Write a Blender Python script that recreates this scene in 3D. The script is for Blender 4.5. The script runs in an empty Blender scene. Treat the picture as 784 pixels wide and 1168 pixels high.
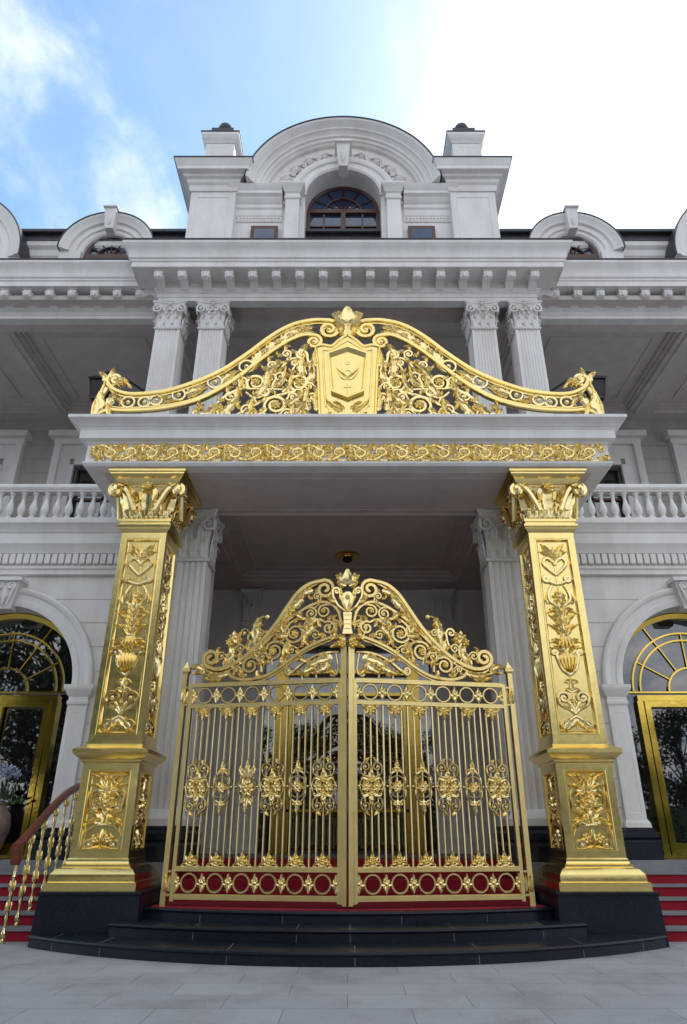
import bpy, math, random
from math import sin, cos, pi, sqrt, radians, atan2
from mathutils import Vector as V3

random.seed(7)
scene = bpy.context.scene
col = scene.collection

# ------------------------------------------------------------------ materials
def new_mat(name):
    m = bpy.data.materials.new(name); m.use_nodes = True
    nt = m.node_tree; b = nt.nodes['Principled BSDF']
    return m, nt, b

def N(nt, t, **kw):
    n = nt.nodes.new(t)
    for k, v in kw.items():
        if k in n.inputs: n.inputs[k].default_value = v
        else: setattr(n, k, v)
    return n

def coords(nt, scale=(1, 1, 1)):
    tc = N(nt, 'ShaderNodeNewGeometry'); mp = N(nt, 'ShaderNodeMapping')
    mp.inputs['Scale'].default_value = scale
    nt.links.new(tc.outputs['Position'], mp.inputs['Vector'])
    return mp.outputs['Vector']

def noise_ramp(nt, vec, scale, stops, detail=5, rough=.6):
    n = N(nt, 'ShaderNodeTexNoise', Scale=scale, Detail=detail, Roughness=rough)
    nt.links.new(vec, n.inputs['Vector'])
    r = N(nt, 'ShaderNodeValToRGB')
    cr = r.color_ramp
    cr.elements[0].position, cr.elements[0].color = stops[0][0], (*stops[0][1], 1)
    cr.elements[1].position, cr.elements[1].color = stops[-1][0], (*stops[-1][1], 1)
    for p, c in stops[1:-1]:
        e = cr.elements.new(p); e.color = (*c, 1)
    nt.links.new(n.outputs['Fac'], r.inputs['Fac'])
    return n, r

def bump(nt, b, height, strength, dist=.01):
    bp = N(nt, 'ShaderNodeBump', Strength=strength, Distance=dist)
    nt.links.new(height, bp.inputs['Height']); nt.links.new(bp.outputs['Normal'], b.inputs['Normal'])
    return bp

def mat_paint(name, c0, c1, rough=.55):
    m, nt, b = new_mat(name)
    v = coords(nt, (1, 1, .6))
    n, r = noise_ramp(nt, v, 1.6, [(.3, c0), (.62, c1)], 6, .55)
    ns, rs = noise_ramp(nt, coords(nt, (1.6, 1.6, .22)), 1.6, [(.34, (.80, .785, .76)), (.58, (1, 1, 1))], 4, .55)
    nd, rd = noise_ramp(nt, coords(nt, (1, 1, 1)), 7., [(.30, (.86, .845, .82)), (.48, (1, 1, 1))], 9, .7)
    m1 = N(nt, 'ShaderNodeMix', data_type='RGBA', blend_type='MULTIPLY'); m1.inputs[0].default_value = .42
    m2 = N(nt, 'ShaderNodeMix', data_type='RGBA', blend_type='MULTIPLY'); m2.inputs[0].default_value = .45
    nt.links.new(r.outputs['Color'], m1.inputs[6]); nt.links.new(rs.outputs['Color'], m1.inputs[7])
    nt.links.new(m1.outputs[2], m2.inputs[6]); nt.links.new(rd.outputs['Color'], m2.inputs[7])
    nt.links.new(m2.outputs[2], b.inputs['Base Color'])
    b.inputs['Roughness'].default_value = rough
    n2 = N(nt, 'ShaderNodeTexNoise', Scale=55., Detail=4)
    nt.links.new(coords(nt), n2.inputs['Vector'])
    bump(nt, b, n2.outputs['Fac'], .12, .006)
    return m

M = {}
M['paint'] = mat_paint('white_painted_stone', (.695, .672, .64), (.78, .76, .73))
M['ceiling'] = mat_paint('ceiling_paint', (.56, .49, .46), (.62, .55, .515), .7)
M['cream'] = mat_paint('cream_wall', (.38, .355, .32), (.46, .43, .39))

def mat_gold(name, base, r0, r1, bs):
    m, nt, b = new_mat(name)
    b.inputs['Metallic'].default_value = 1
    v = coords(nt)
    n, r = noise_ramp(nt, v, 3.5, [(.3, tuple(x * .86 for x in base)), (.7, base)], 6)
    nt.links.new(r.outputs['Color'], b.inputs['Base Color'])
    mr = N(nt, 'ShaderNodeMapRange'); mr.inputs['To Min'].default_value = r0; mr.inputs['To Max'].default_value = r1
    n3 = N(nt, 'ShaderNodeTexNoise', Scale=9., Detail=6); nt.links.new(v, n3.inputs['Vector'])
    nt.links.new(n3.outputs['Fac'], mr.inputs['Value']); nt.links.new(mr.outputs['Result'], b.inputs['Roughness'])
    n2 = N(nt, 'ShaderNodeTexNoise', Scale=14., Detail=5); nt.links.new(v, n2.inputs['Vector'])
    bump(nt, b, n2.outputs['Fac'], bs, .012)
    return m
M['gold'] = mat_gold('polished_gold', (.92, .71, .27), .13, .31, .07)
M['gold_leaf'] = mat_gold('gold_ornament', (.97, .78, .37), .12, .30, .14)
M['gold_bar'] = mat_gold('gold_bar_metal', (.90, .71, .35), .26, .42, .06)
M['gate_gold'] = mat_gold('gate_gold', (.93, .71, .29), .26, .42, .08)
M['dull_brass'] = mat_gold('dull_brass', (.50, .34, .07), .14, .3, .12)
M['brass'] = mat_gold('mirror_brass', (.74, .50, .09), .05, .14, .05)

def mat_granite(name, c0, c1, rough, spec=.5):
    m, nt, b = new_mat(name)
    n, r = noise_ramp(nt, coords(nt), 70., [(.42, c0), (.72, c1)], 3, .7)
    n0, r0 = noise_ramp(nt, coords(nt), 1.1, [(.3, (.62, .62, .62)), (.7, (1, 1, 1))], 6)
    mx = N(nt, 'ShaderNodeMix', data_type='RGBA', blend_type='MULTIPLY'); mx.inputs[0].default_value = 1
    nt.links.new(r.outputs['Color'], mx.inputs[6]); nt.links.new(r0.outputs['Color'], mx.inputs[7])
    nt.links.new(mx.outputs[2], b.inputs['Base Color'])
    mr = N(nt, 'ShaderNodeMapRange'); mr.inputs['To Min'].default_value = rough - .1; mr.inputs['To Max'].default_value = rough + .18
    nt.links.new(n0.outputs['Fac'], mr.inputs['Value']); nt.links.new(mr.outputs['Result'], b.inputs['Roughness'])
    b.inputs['Specular IOR Level'].default_value = spec
    return m
M['granite'] = mat_granite('black_granite', (.003, .0048, .009), (.026, .036, .056), .27, .34)
M['stone'] = mat_granite('grey_stone', (.22, .22, .24), (.34, .34, .36), .6)

def mat_flat(name, c, rough=.5, metal=0, ns=30., bs=.1, var=.8):
    m, nt, b = new_mat(name)
    n, r = noise_ramp(nt, coords(nt), ns, [(.3, tuple(x * var for x in c)), (.7, c)], 5)
    nt.links.new(r.outputs['Color'], b.inputs['Base Color'])
    b.inputs['Roughness'].default_value = rough; b.inputs['Metallic'].default_value = metal
    bump(nt, b, n.outputs['Fac'], bs, .01)
    return m
M['carpet'] = mat_flat('red_carpet', (.34, .006, .022), .95, 0, 120., .4, .7)
M['wood'] = mat_flat('brown_wood', (.10, .035, .018), .35, 0, 18., .1, .55)
M['handrail'] = mat_flat('red_brown_handrail_wood', (.17, .035, .015), .3, 0, 14., .06, .6)
M['slate'] = mat_flat('slate_roof', (.06, .065, .075), .6, 0, 9., .4, .5)
M['lead'] = mat_flat('dark_lead_flashing', (.035, .035, .04), .5, 0, 9., .2, .7)
M['black'] = mat_flat('black_iron', (.012, .012, .014), .35, 0, 20., .1, .7)
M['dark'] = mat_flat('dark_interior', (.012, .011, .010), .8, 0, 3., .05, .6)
M['bark'] = mat_flat('bark', (.07, .05, .035), .9, 0, 12., .6, .5)
M['leaf'] = mat_flat('tree_leaf', (.05, .085, .025), .6, 0, 1.2, .05, .45)
M['jar'] = mat_flat('glazed_jar', (.28, .20, .17), .25, 0, 5., .05, .6)
M['lampglass'] = mat_flat('lamp_glass', (.008, .008, .007), .5, 0, 5., .02, .8)

def mat_glass(name, tint, ior):
    m, nt, b = new_mat(name)
    b.inputs['Base Color'].default_value = (*tint, 1)
    b.inputs['Roughness'].default_value = .015; b.inputs['IOR'].default_value = ior
    n = N(nt, 'ShaderNodeTexNoise', Scale=.9, Detail=2); nt.links.new(coords(nt), n.inputs['Vector'])
    bump(nt, b, n.outputs['Fac'], .05, .03)
    return m
M['glass'] = mat_glass('dark_door_glass', (.004, .004, .005), 2.3)
M['winglass'] = mat_glass('blue_window_glass', (.015, .035, .09), 1.8)

def mat_paving():
    m, nt, b = new_mat('granite_paving')
    v = coords(nt)
    br = N(nt, 'ShaderNodeTexBrick', Scale=1.0)
    br.offset = .5
    br.inputs['Brick Width'].default_value = 1.2; br.inputs['Row Height'].default_value = .6
    br.inputs['Mortar Size'].default_value = .005; br.inputs['Mortar Smooth'].default_value = .1
    br.inputs['Color1'].default_value = (.37, .365, .375, 1); br.inputs['Color2'].default_value = (.425, .42, .425, 1)
    br.inputs['Mortar'].default_value = (.20, .20, .20, 1); br.inputs['Bias'].default_value = 0
    nt.links.new(v, br.inputs['Vector'])
    n, r = noise_ramp(nt, v, 60., [(.35, (.72, .72, .73)), (.65, (1.08, 1.08, 1.08))], 3, .7)
    n1, r1 = noise_ramp(nt, v, .9, [(.3, (.70, .685, .665)), (.52, (.98, .98, .98)), (.7, (1.06, 1.06, 1.06))], 10, .72)
    mx = N(nt, 'ShaderNodeMix', data_type='RGBA', blend_type='MULTIPLY'); mx.inputs[0].default_value = 1
    mx2 = N(nt, 'ShaderNodeMix', data_type='RGBA', blend_type='MULTIPLY'); mx2.inputs[0].default_value = 1
    nt.links.new(br.outputs['Color'], mx.inputs[6]); nt.links.new(r.outputs['Color'], mx.inputs[7])
    nt.links.new(mx.outputs[2], mx2.inputs[6]); nt.links.new(r1.outputs['Color'], mx2.inputs[7])
    nt.links.new(mx2.outputs[2], b.inputs['Base Color'])
    b.inputs['Roughness'].default_value = .7
    ad = N(nt, 'ShaderNodeMath', operation='MULTIPLY_ADD'); ad.inputs[1].default_value = -3.; 
    nt.links.new(br.outputs['Fac'], ad.inputs[0]); nt.links.new(n.outputs['Fac'], ad.inputs[2])
    bump(nt, b, ad.outputs[0], .25, .004)
    return m
M['paving'] = mat_paving()

# ------------------------------------------------------------------ mesh builder
class MB:
    def __init__(s): s.v = []; s.f = []; s.mi = []; s.cur = 0
    def add(s, vs, fs):
        o = len(s.v); s.v += [tuple(p) for p in vs]
        for f in fs: s.f.append(tuple(o + i for i in f)); s.mi.append(s.cur)
    def box(s, x0, x1, y0, y1, z0, z1):
        s.add([(x0, y0, z0), (x1, y0, z0), (x1, y1, z0), (x0, y1, z0), (x0, y0, z1), (x1, y0, z1), (x1, y1, z1), (x0, y1, z1)],
              [(0, 3, 2, 1), (4, 5, 6, 7), (0, 1, 5, 4), (1, 2, 6, 5), (2, 3, 7, 6), (3, 0, 4, 7)])
    def stack(s, cx, cy, rings, cap=True):          # square rings (hwx, hwy, z)
        vs = []; fs = []
        for hx, hy, z in rings:
            vs += [(cx - hx, cy - hy, z), (cx + hx, cy - hy, z), (cx + hx, cy + hy, z), (cx - hx, cy + hy, z)]
        for i in range(len(rings) - 1):
            a = i * 4
            for k in range(4):
                l = (k + 1) % 4; fs.append((a + k, a + l, a + 4 + l, a + 4 + k))
        if cap:
            n = len(rings) * 4 - 4; fs += [(3, 2, 1, 0), (n, n + 1, n + 2, n + 3)]
        s.add(vs, fs)
    def lathe(s, c, prof, n=12, axis=None):          # prof (r, h) about z (or axis frame)
        vs = []; fs = []
        for r, h in prof:
            for k in range(n):
                a = 2 * pi * k / n
                if axis is None: vs.append((c[0] + r * cos(a), c[1] + r * sin(a), c[2] + h))
                else:
                    U, W, A = axis; vs.append(tuple(V3(c) + U * (r * cos(a)) + W * (r * sin(a)) + A * h))
        for i in range(len(prof) - 1):
            for k in range(n):
                l = (k + 1) % n; fs.append((i * n + k, i * n + l, i * n + n + l, i * n + n + k))
        fs.append(tuple(range(n))[::-1]); fs.append(tuple(range((len(prof) - 1) * n, len(prof) * n)))
        s.add(vs, fs)
    def sweep(s, path, prof):                        # path in plan, prof closed [(outward, z)]
        n = len(path); m = len(prof); vs = []; fs = []
        dirs = [(V3(path[i + 1]) - V3(path[i])).normalized() for i in range(n - 1)]
        for i in range(n):
            if i == 0: d = V3((dirs[0].y, -dirs[0].x))
            elif i == n - 1: d = V3((dirs[-1].y, -dirs[-1].x))
            else:
                n1 = V3((dirs[i - 1].y, -dirs[i - 1].x)); n2 = V3((dirs[i].y, -dirs[i].x))
                d = (n1 + n2) / (1 + n1.dot(n2))
            for o, z in prof: vs.append((path[i][0] + d.x * o, path[i][1] + d.y * o, z))
        for i in range(n - 1):
            for k in range(m):
                l = (k + 1) % m; fs.append((i * m + k, (i + 1) * m + k, (i + 1) * m + l, i * m + l))
        fs.append(tuple(range(m))); fs.append(tuple(range((n - 1) * m, n * m))[::-1])
        s.add(vs, fs)
    def arc(s, cx, cz, prof, a0, a1, n=24):          # prof closed [(r, y)] turned about the Y axis
        m = len(prof); vs = []; fs = []
        for i in range(n + 1):
            a = a0 + (a1 - a0) * i / n
            for r, y in prof: vs.append((cx + r * cos(a), y, cz + r * sin(a)))
        for i in range(n):
            for k in range(m):
                l = (k + 1) % m; fs.append((i * m + k, i * m + l, (i + 1) * m + l, (i + 1) * m + k))
        fs.append(tuple(range(m))[::-1]); fs.append(tuple(range(n * m, (n + 1) * m)))
        s.add(vs, fs)
    def prism(s, outline, z0, z1, z0s=1, z1s=1, c=(0, 0)):   # outline CCW in plan
        n = len(outline)
        vs = [(c[0] + (x - c[0]) * z0s, c[1] + (y - c[1]) * z0s, z0) for x, y in outline] + [(c[0] + (x - c[0]) * z1s, c[1] + (y - c[1]) * z1s, z1) for x, y in outline]
        fs = [(k, (k + 1) % n, n + (k + 1) % n, n + k) for k in range(n)] + [tuple(range(n))[::-1], tuple(range(n, 2 * n))]
        s.add(vs, fs)
    def tube(s, pts, r, n=6, ref=None, flat=1., cap=True):
        pts = [V3(p) for p in pts]; k = len(pts)
        if k < 2: return
        vs = []; fs = []
        ref = V3(ref) if ref is not None else None
        for i, p in enumerate(pts):
            t = (pts[min(i + 1, k - 1)] - pts[max(i - 1, 0)])
            if t.length < 1e-9: t = V3((0, 0, 1))
            t.normalize()
            R = ref if ref is not None else (V3((0, 0, 1)) if abs(t.z) < .9 else V3((1, 0, 0)))
            sd = t.cross(R)
            if sd.length < 1e-6: sd = t.orthogonal()
            sd.normalize(); up = sd.cross(t)
            rr = r(i / (k - 1)) if callable(r) else r
            for j in range(n):
                a = 2 * pi * j / n
                vs.append(p + sd * (rr * cos(a)) + up * (rr * flat * sin(a)))
        for i in range(k - 1):
            for j in range(n):
                l = (j + 1) % n; fs.append((i * n + j, i * n + l, i * n + n + l, i * n + n + j))
        if cap: fs += [tuple(range(n))[::-1], tuple(range((k - 1) * n, k * n))]
        s.add(vs, fs)
    def blade(s, pts, sides, nrms, w, h, two=False):
        k = len(pts); off = (-1, -.55, 0, .55, 1); hh = (0, .8, .35, .8, 0)
        for sg in ((1, -1) if two else (1,)):
            vs = []; fs = []
            for i in range(k):
                for o, q in zip(off, hh):
                    vs.append(pts[i] + sides[i] * (o * w[i]) + nrms[i] * (sg * q * h * (.25 + .75 * sin(pi * min(1, max(0, (i + .5) / k))))))
            for i in range(k - 1):
                for j in range(4):
                    a = i * 5 + j; f = (a, a + 1, a + 6, a + 5)
                    fs.append(f if sg > 0 else f[::-1])
            s.add(vs, fs)
    def ball(s, c, r, sq=(1, 1, 1), n=8, m=5):
        vs = []; fs = []
        for i in range(m + 1):
            t = pi * i / m
            for k in range(n):
                a = 2 * pi * k / n
                vs.append((c[0] + r * sq[0] * sin(t) * cos(a), c[1] + r * sq[1] * sin(t) * sin(a), c[2] + r * sq[2] * cos(t)))
        for i in range(m):
            for k in range(n):
                l = (k + 1) % n; fs.append((i * n + k, i * n + n + k, i * n + n + l, i * n + l))
        s.add(vs, fs)
    def build(s, name, mat, parent=None, smooth=None, label=None, origin=None):
        me = bpy.data.meshes.new(name)
        vs = s.v
        if origin is not None: vs = [(x - origin[0], y - origin[1], z - origin[2]) for x, y, z in vs]
        me.from_pydata(vs, [], s.f)
        for m in (mat if isinstance(mat, (list, tuple)) else [mat]): me.materials.append(m)
        if isinstance(mat, (list, tuple)): me.polygons.foreach_set('material_index', s.mi)
        me.validate()
        if smooth:
            me.polygons.foreach_set('use_smooth', [True] * len(me.polygons))
            me.set_sharp_from_angle(angle=radians(smooth))
        me.update()
        o = bpy.data.objects.new(name, me); col.objects.link(o)
        if origin is not None: o.location = origin
        if parent is not None:
            o.parent = parent
            if origin is not None and parent.type == 'MESH': pass
        if label: o['label'] = label
        return o

def tag(o, label=None, cat=None, group=None, kind=None):
    if label: o['label'] = label
    if cat: o['category'] = cat
    if group: o['group'] = group
    if kind: o['kind'] = kind
    return o

def thing(name, label, cat, loc=(0, 0, 0), group=None):
    o = bpy.data.objects.new(name, None); col.objects.link(o); o.location = loc
    o.empty_display_size = .2
    return tag(o, label, cat, group)

# ------------------------------------------------------------------ ornament kit, drawn in a frame (u across, v up, n out)
class Fr:
    def __init__(s, O, U=(1, 0, 0), W=(0, 0, 1), Nn=None, su=1.):
        s.O = V3(O); s.U = V3(U).normalized() * su; s.W = V3(W).normalized()
        s.N = V3(Nn).normalized() if Nn is not None else s.U.cross(s.W).normalized()
    def P(s, u, v, n=0): return s.O + s.U * u + s.W * v + s.N * n

def cat(pts, n=5):
    if len(pts) < 3: 
        return [(pts[0][0] + (pts[-1][0] - pts[0][0]) * i / n, pts[0][1] + (pts[-1][1] - pts[0][1]) * i / n) for i in range(n + 1)]
    out = []
    P = [pts[0]] + list(pts) + [pts[-1]]
    for i in range(1, len(P) - 2):
        a, b, c, d = P[i - 1], P[i], P[i + 1], P[i + 2]
        for k in range(n):
            t = k / n
            out.append(tuple(.5 * ((2 * b[j]) + (c[j] - a[j]) * t + (2 * a[j] - 5 * b[j] + 4 * c[j] - d[j]) * t * t + (3 * b[j] - a[j] - 3 * c[j] + d[j]) * t ** 3) for j in range(2)))
    out.append(tuple(pts[-1]))
    return out

def spiral(c, r, a0, turns=1.6, d=1, n=None, rin=.14):
    n = n or int(13 * turns); out = []
    for i in range(n + 1):
        t = i / n; rr = r * (1 - t) ** .8 * (1 - rin) + r * rin; a = a0 + d * 2 * pi * turns * t
        out.append((c[0] + rr * cos(a), c[1] + rr * sin(a)))
    return out

def scroll(mb, fr, stem, c=None, r=0, a0=0, d=1, turns=1.5, w=.03, n0=0., smooth=True, eye=True, flat=1.):
    p = cat(stem, 5) if smooth else list(stem)
    if c: p = p + spiral(c, r, a0, turns, d)
    mb.tube([fr.P(u, v, n0) for u, v in p], lambda t: w * (.85 + .25 * sin(pi * t)), 6, fr.N, flat)
    if c and eye:
        mb.ball(fr.P(c[0], c[1], n0), max(w * 1.2, r * .2), (1, 1, 1), 7, 4)

def leaf(mb, fr, stem, w, h=.03, n0=0., lobes=0, two=False, curl=0., seg=4):
    p = cat(stem, seg) if len(stem) > 2 else cat(stem, 8)
    k = len(p); pts = []; sd = []; nr = []; ws = []
    for i in range(k):
        a = p[max(i - 1, 0)]; b = p[min(i + 1, k - 1)]
        du, dv = b[0] - a[0], b[1] - a[1]; L = sqrt(du * du + dv * dv) or 1
        t = i / (k - 1)
        pts.append(fr.P(p[i][0], p[i][1], n0 + curl * t * t)); sd.append((fr.U.normalized() * (-dv / L) * (1) + fr.W * (du / L)) if fr.U.length > 0 else fr.W); nr.append(fr.N)
        ww = w * (sin(pi * (.08 + .92 * t) ** .75) * .96 + .04)
        if lobes: ww *= 1 - .38 * (.5 + .5 * cos(2 * pi * lobes * t))
        ws.append(max(ww, .0015))
    mb.blade(pts, sd, nr, ws, h, two)

def rosette(mb, fr, c, r, n=6, h=.03, n0=0., two=False):
    for k in range(n):
        a = 2 * pi * k / n + .3
        leaf(mb, fr, [(c[0] + r * .1 * cos(a), c[1] + r * .1 * sin(a)), (c[0] + r * cos(a), c[1] + r * sin(a))], r * .45, h, n0, 0, two, seg=4)
    q = fr.P(c[0], c[1], n0 + h * .3); mb.ball(q, r * .27, (1, 1, 1), 7, 4)

def acanthus(mb, fr, stem, w, h=.035, n0=0., two=False, curl=0., side=.75):
    """main lobed leaf with smaller side fronds along it"""
    leaf(mb, fr, stem, w, h, n0, 4, two, curl, 6)
    p = cat(stem, 6); k = len(p)
    for t in (.18, .36, .54, .7):
        i = int(t * (k - 1)); a = p[i]; b = p[min(i + 1, k - 1)]
        ang = atan2(b[1] - a[1], b[0] - a[0])
        for sg in (1, -1):
            L = w * (1.5 - t) * 1.1 * side; q = ang + sg * .95
            e = (a[0] + L * cos(q), a[1] + L * sin(q)); m = (a[0] + L * .55 * cos(q + sg * .25), a[1] + L * .55 * sin(q + sg * .25))
            leaf(mb, fr, [a, m, e], w * .34, h * .8, n0 + curl * t * t, 0, two, 0, 3)

def mirror(pts, c=0.): return [(2 * c - u, v) for u, v in pts]

# square Corinthian capital between z0 and z1 round (cx, cy)
def corinthian(mb, cx, cy, hw, z0, z1, faces=('f', 'l', 'r'), out=1.3):
    h = z1 - z0; ab = h * .14
    mb.stack(cx, cy, [(hw * 1.06, hw * 1.06, z0), (hw * 1.1, hw * 1.1, z0 + h * .04), (hw * .98, hw * .98, z0 + h * .07), (hw * .96, hw * .96, z0 + h * .5), (hw * 1.12, hw * 1.12, z1 - ab)])
    o = []                                             # abacus with hollow sides and cut corners
    A = hw * out; 
    for k in range(4):
        a = k * pi / 2
        for t in (-1, -.6, -.2, .2, .6, 1):
            x = t * A * .92; y = -A * (1 if abs(t) == 1 else (.86 + .1 * t * t))
            o.append((cx + x * cos(a) - y * sin(a), cy + x * sin(a) + y * cos(a)))
    mb.prism(o, z1 - ab, z1 - ab * .45, .94, 1, (cx, cy)); mb.prism(o, z1 - ab * .44, z1, 1.04, 1.06, (cx, cy))
    fr = {'f': ((cx, cy - hw, 0), (1, 0, 0), (0, -1, 0)), 'l': ((cx - hw, cy, 0), (0, -1, 0), (-1, 0, 0)),
          'r': ((cx + hw, cy, 0), (0, 1, 0), (1, 0, 0)), 'b': ((cx, cy + hw, 0), (-1, 0, 0), (0, 1, 0))}
    def up(F, u, zb, zt, w, push):
        O, U, Nn = V3(F[0]), V3(F[1]), V3(F[2]); pts = []; sd = []; nr = []; ws = []
        L = zt - zb; n = 11
        for i in range(n):
            t = i / (n - 1)
            if t < .7: z = zb + L * t / .7 * .93; q = .02 * hw + push * .25 * (t / .7) ** 2
            else:
                a = (t - .7) / .3 * 3.0; z = zb + L * (.93 + .07 * sin(a) - .10 * max(0, a - 1.5)); q = push * (.25 + .42 * (1 - cos(a)) * .9)
            pts.append(O + U * u + Nn * q + V3((0, 0, z))); sd.append(U); 
            ww = w * (.62 + .5 * sin(pi * min(1, t * 1.05)) - .25 * t) * (1 - .22 * (.5 + .5 * cos(2 * pi * 3.5 * t)))
            ws.append(ww)
        for i in range(n):
            tg = (pts[min(i + 1, n - 1)] - pts[max(i - 1, 0)]).normalized(); nr.append(U.cross(tg).normalized())
        mb.blade(pts, sd, nr, ws, hw * .12)
    for k in faces:
        F = fr[k]
        for u in (-.66, 0, .66): up(F, u * hw, z0 + h * .06, z0 + h * .44, hw * .3, hw * .36)
        for u in (-.36, .36): up(F, u * hw, z0 + h * .2, z0 + h * .7, hw * .28, hw * .4)
        f = Fr(V3(F[0]) + V3(F[2]) * hw * .14, F[1], (0, 0, 1), F[2])
        for sg in (1, -1):
            scroll(mb, f, [(sg * hw * .2, z0 + h * .5), (sg * hw * .42, z0 + h * .68), (sg * hw * .8, z1 - ab * 1.25)], (sg * hw * .9, z1 - ab - h * .15), h * .15, pi / 2 , -sg, 1.4, hw * .075, hw * .1)
            scroll(mb, f, [(sg * hw * .16, z0 + h * .52), (sg * hw * .2, z0 + h * .7)], (sg * hw * .15, z1 - ab - h * .12), h * .1, 0 if sg > 0 else pi, sg, 1.2, hw * .05, 0)
        rosette(mb, f, (0, z1 - ab * .6), hw * .2, 6, hw * .1, hw * .08)

def fluted(cx, cy, hw, nf, depth):
    """CCW outline of a square shaft with nf flutes on each face"""
    o = []
    for k in range(4):
        a = k * pi / 2
        pts = [(-hw, -hw)]
        m = hw * .2; p = (2 * hw - 2 * m) / nf
        for i in range(nf):
            x0 = -hw + m + i * p + p * .14; x1 = -hw + m + (i + 1) * p - p * .14
            for t in range(5):
                s = t / 4; pts.append((x0 + (x1 - x0) * s, -hw + depth * sin(pi * s) ** .7))
        for x, y in pts: o.append((cx + x * cos(a) - y * sin(a), cy + x * sin(a) + y * cos(a)))
    return o

def panel(mb, a, b, c, d, m, depth, lip=.02):
    """quad a,b,c,d (CCW seen from outside) -> border, moulded bevel and sunk field; m = (side, bottom/top) margin"""
    a, b, c, d = map(V3, (a, b, c, d))
    n = (b - a).cross(d - a).normalized()
    def bil(s, t): return (a * (1 - s) + b * s) * (1 - t) + (d * (1 - s) + c * s) * t
    W = (b - a).length; Hh = (d - a).length
    def ring(mm, off):
        s = mm[0] / W; t = mm[1] / Hh
        return [bil(s, t) + n * off, bil(1 - s, t) + n * off, bil(1 - s, 1 - t) + n * off, bil(s, 1 - t) + n * off]
    rings = [[a, b, c, d], ring(m, 0), ring((m[0] + .012, m[1] + .012), lip), ring((m[0] + .03, m[1] + .03), lip),
             ring((m[0] + .05, m[1] + .05), -depth * .7), ring((m[0] + .065, m[1] + .065), -depth)]
    vs = [p for r_ in rings for p in r_]; fs = []
    for i in range(len(rings) - 1):
        for k in range(4):
            l = (k + 1) % 4; fs.append((i * 4 + k, i * 4 + l, i * 4 + 4 + l, i * 4 + 4 + k))
    k = (len(rings) - 1) * 4; fs.append((k, k + 1, k + 2, k + 3))
    mb.add(vs, fs)
from mathutils import Matrix
def part(mb, name, mat, parent, smooth=None, label=None, local=False):
    o = mb.build(name, mat, parent, smooth, label)
    if parent is not None and parent.type == 'EMPTY' and not local:
        o.matrix_parent_inverse = Matrix.Translation(-V3(parent.location))
    return o
def clone(o, parent, loc):
    c = o.copy(); col.objects.link(c); c.parent = parent; c.matrix_parent_inverse = o.matrix_parent_inverse.copy(); c.location = loc
    return c
def copy_thing(root, loc):
    r = root.copy(); col.objects.link(r); r.location = loc
    for ch in [c for c in bpy.data.objects if c.parent == root]:
        c = ch.copy(); col.objects.link(c); c.parent = r; c.matrix_parent_inverse = ch.matrix_parent_inverse.copy()
        for g in [k for k in bpy.data.objects if k.parent == ch]:
            d = g.copy(); col.objects.link(d); d.parent = c
    return r

FL = 1.05            # floor of the landing
# ------------------------------------------------------------------ ground
mb = MB(); mb.add([(-400, -400, 0), (400, -400, 0), (400, 400, 0), (-400, 400, 0)], [(0, 1, 2, 3)])
tag(mb.build('paved_ground', M['paving']), kind='structure')

# black granite steps in front of the gate: each a curved slab with a nosing
def arc_step(hx, yc, ye, z0, z1, back, joints):
    sag = ye - yc; R = (hx * hx + sag * sag) / (2 * sag); cy = yc + R; n = 40
    a = math.asin(hx / R); f = []
    for i in range(n + 1):
        t = -a + 2 * a * i / n; f.append((R * sin(t), cy - R * cos(t)))
    def off(d): return [(x * (1 + d / R * .7), y - d) for x, y in f]
    m = MB()
    rings = [(0, z0), (0, z1 - .052), (.012, z1 - .05), (.028, z1 - .04), (.034, z1 - .025), (.03, z1 - .008), (.02, z1)]
    vs = []; fs = []; nn = n + 3
    for d, z in rings:
        o = off(d); vs += [(x, y, z) for x, y in o + [(o[-1][0], back), (o[0][0], back)]]
    for i in range(len(rings) - 1):
        for k in range(nn): fs.append((i * nn + k, i * nn + (k + 1) % nn, (i + 1) * nn + (k + 1) % nn, (i + 1) * nn + k))
    fs.append(tuple(range((len(rings) - 1) * nn, len(rings) * nn)))
    m.add(vs, fs)
    m.cur = 1                                        # pale joints between the slabs
    for t in joints:
        x = t * hx; y = cy - sqrt(R * R - x * x)
        m.box(x - .003, x + .003, y - .0015, y + .03, z0 + .004, z1 - .055); m.box(x - .003, x + .003, y - .02, y + .6, z1 - .002, z1 + .0015)
    return m
steps = thing('curved_steps', 'black granite curved steps rising to the gold gate', 'steps', (0, 10.6, 0))
part(arc_step(4.62, 10.0, 11.62, 0, .16, 13.2, (-.9, -.72, -.33, .02, .36, .68, .9)), 'step', [M['granite'], M['stone']], steps, 30)
part(arc_step(3.45, 10.74, 11.5, .161, .32, 13.2, (-.62, -.2, .01, .42, .8)), 'step', [M['granite'], M['stone']], steps, 30)
part(arc_step(3.10, 11.28, 11.98, .321, .48, 13.0, (-.7, -.3, .25, .66)), 'step', [M['granite'], M['stone']], steps, 30)

# red carpet and inner flight behind the gate
inner = thing('inner_steps', 'red carpeted inner steps behind the gold gate', 'steps', (0, 12.8, 0))
m = MB()
for i, y in enumerate((12.9, 13.3, 13.7, 14.1)):
    m.box(-3.1, 3.1, y, 14.45, .48 + .1425 * i + .001, .48 + .1425 * (i + 1))
part(m, 'step', M['stone'], inner)
m = MB(); m.box(-3.06, 3.06, 11.36, 12.896, .482, .488)
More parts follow.
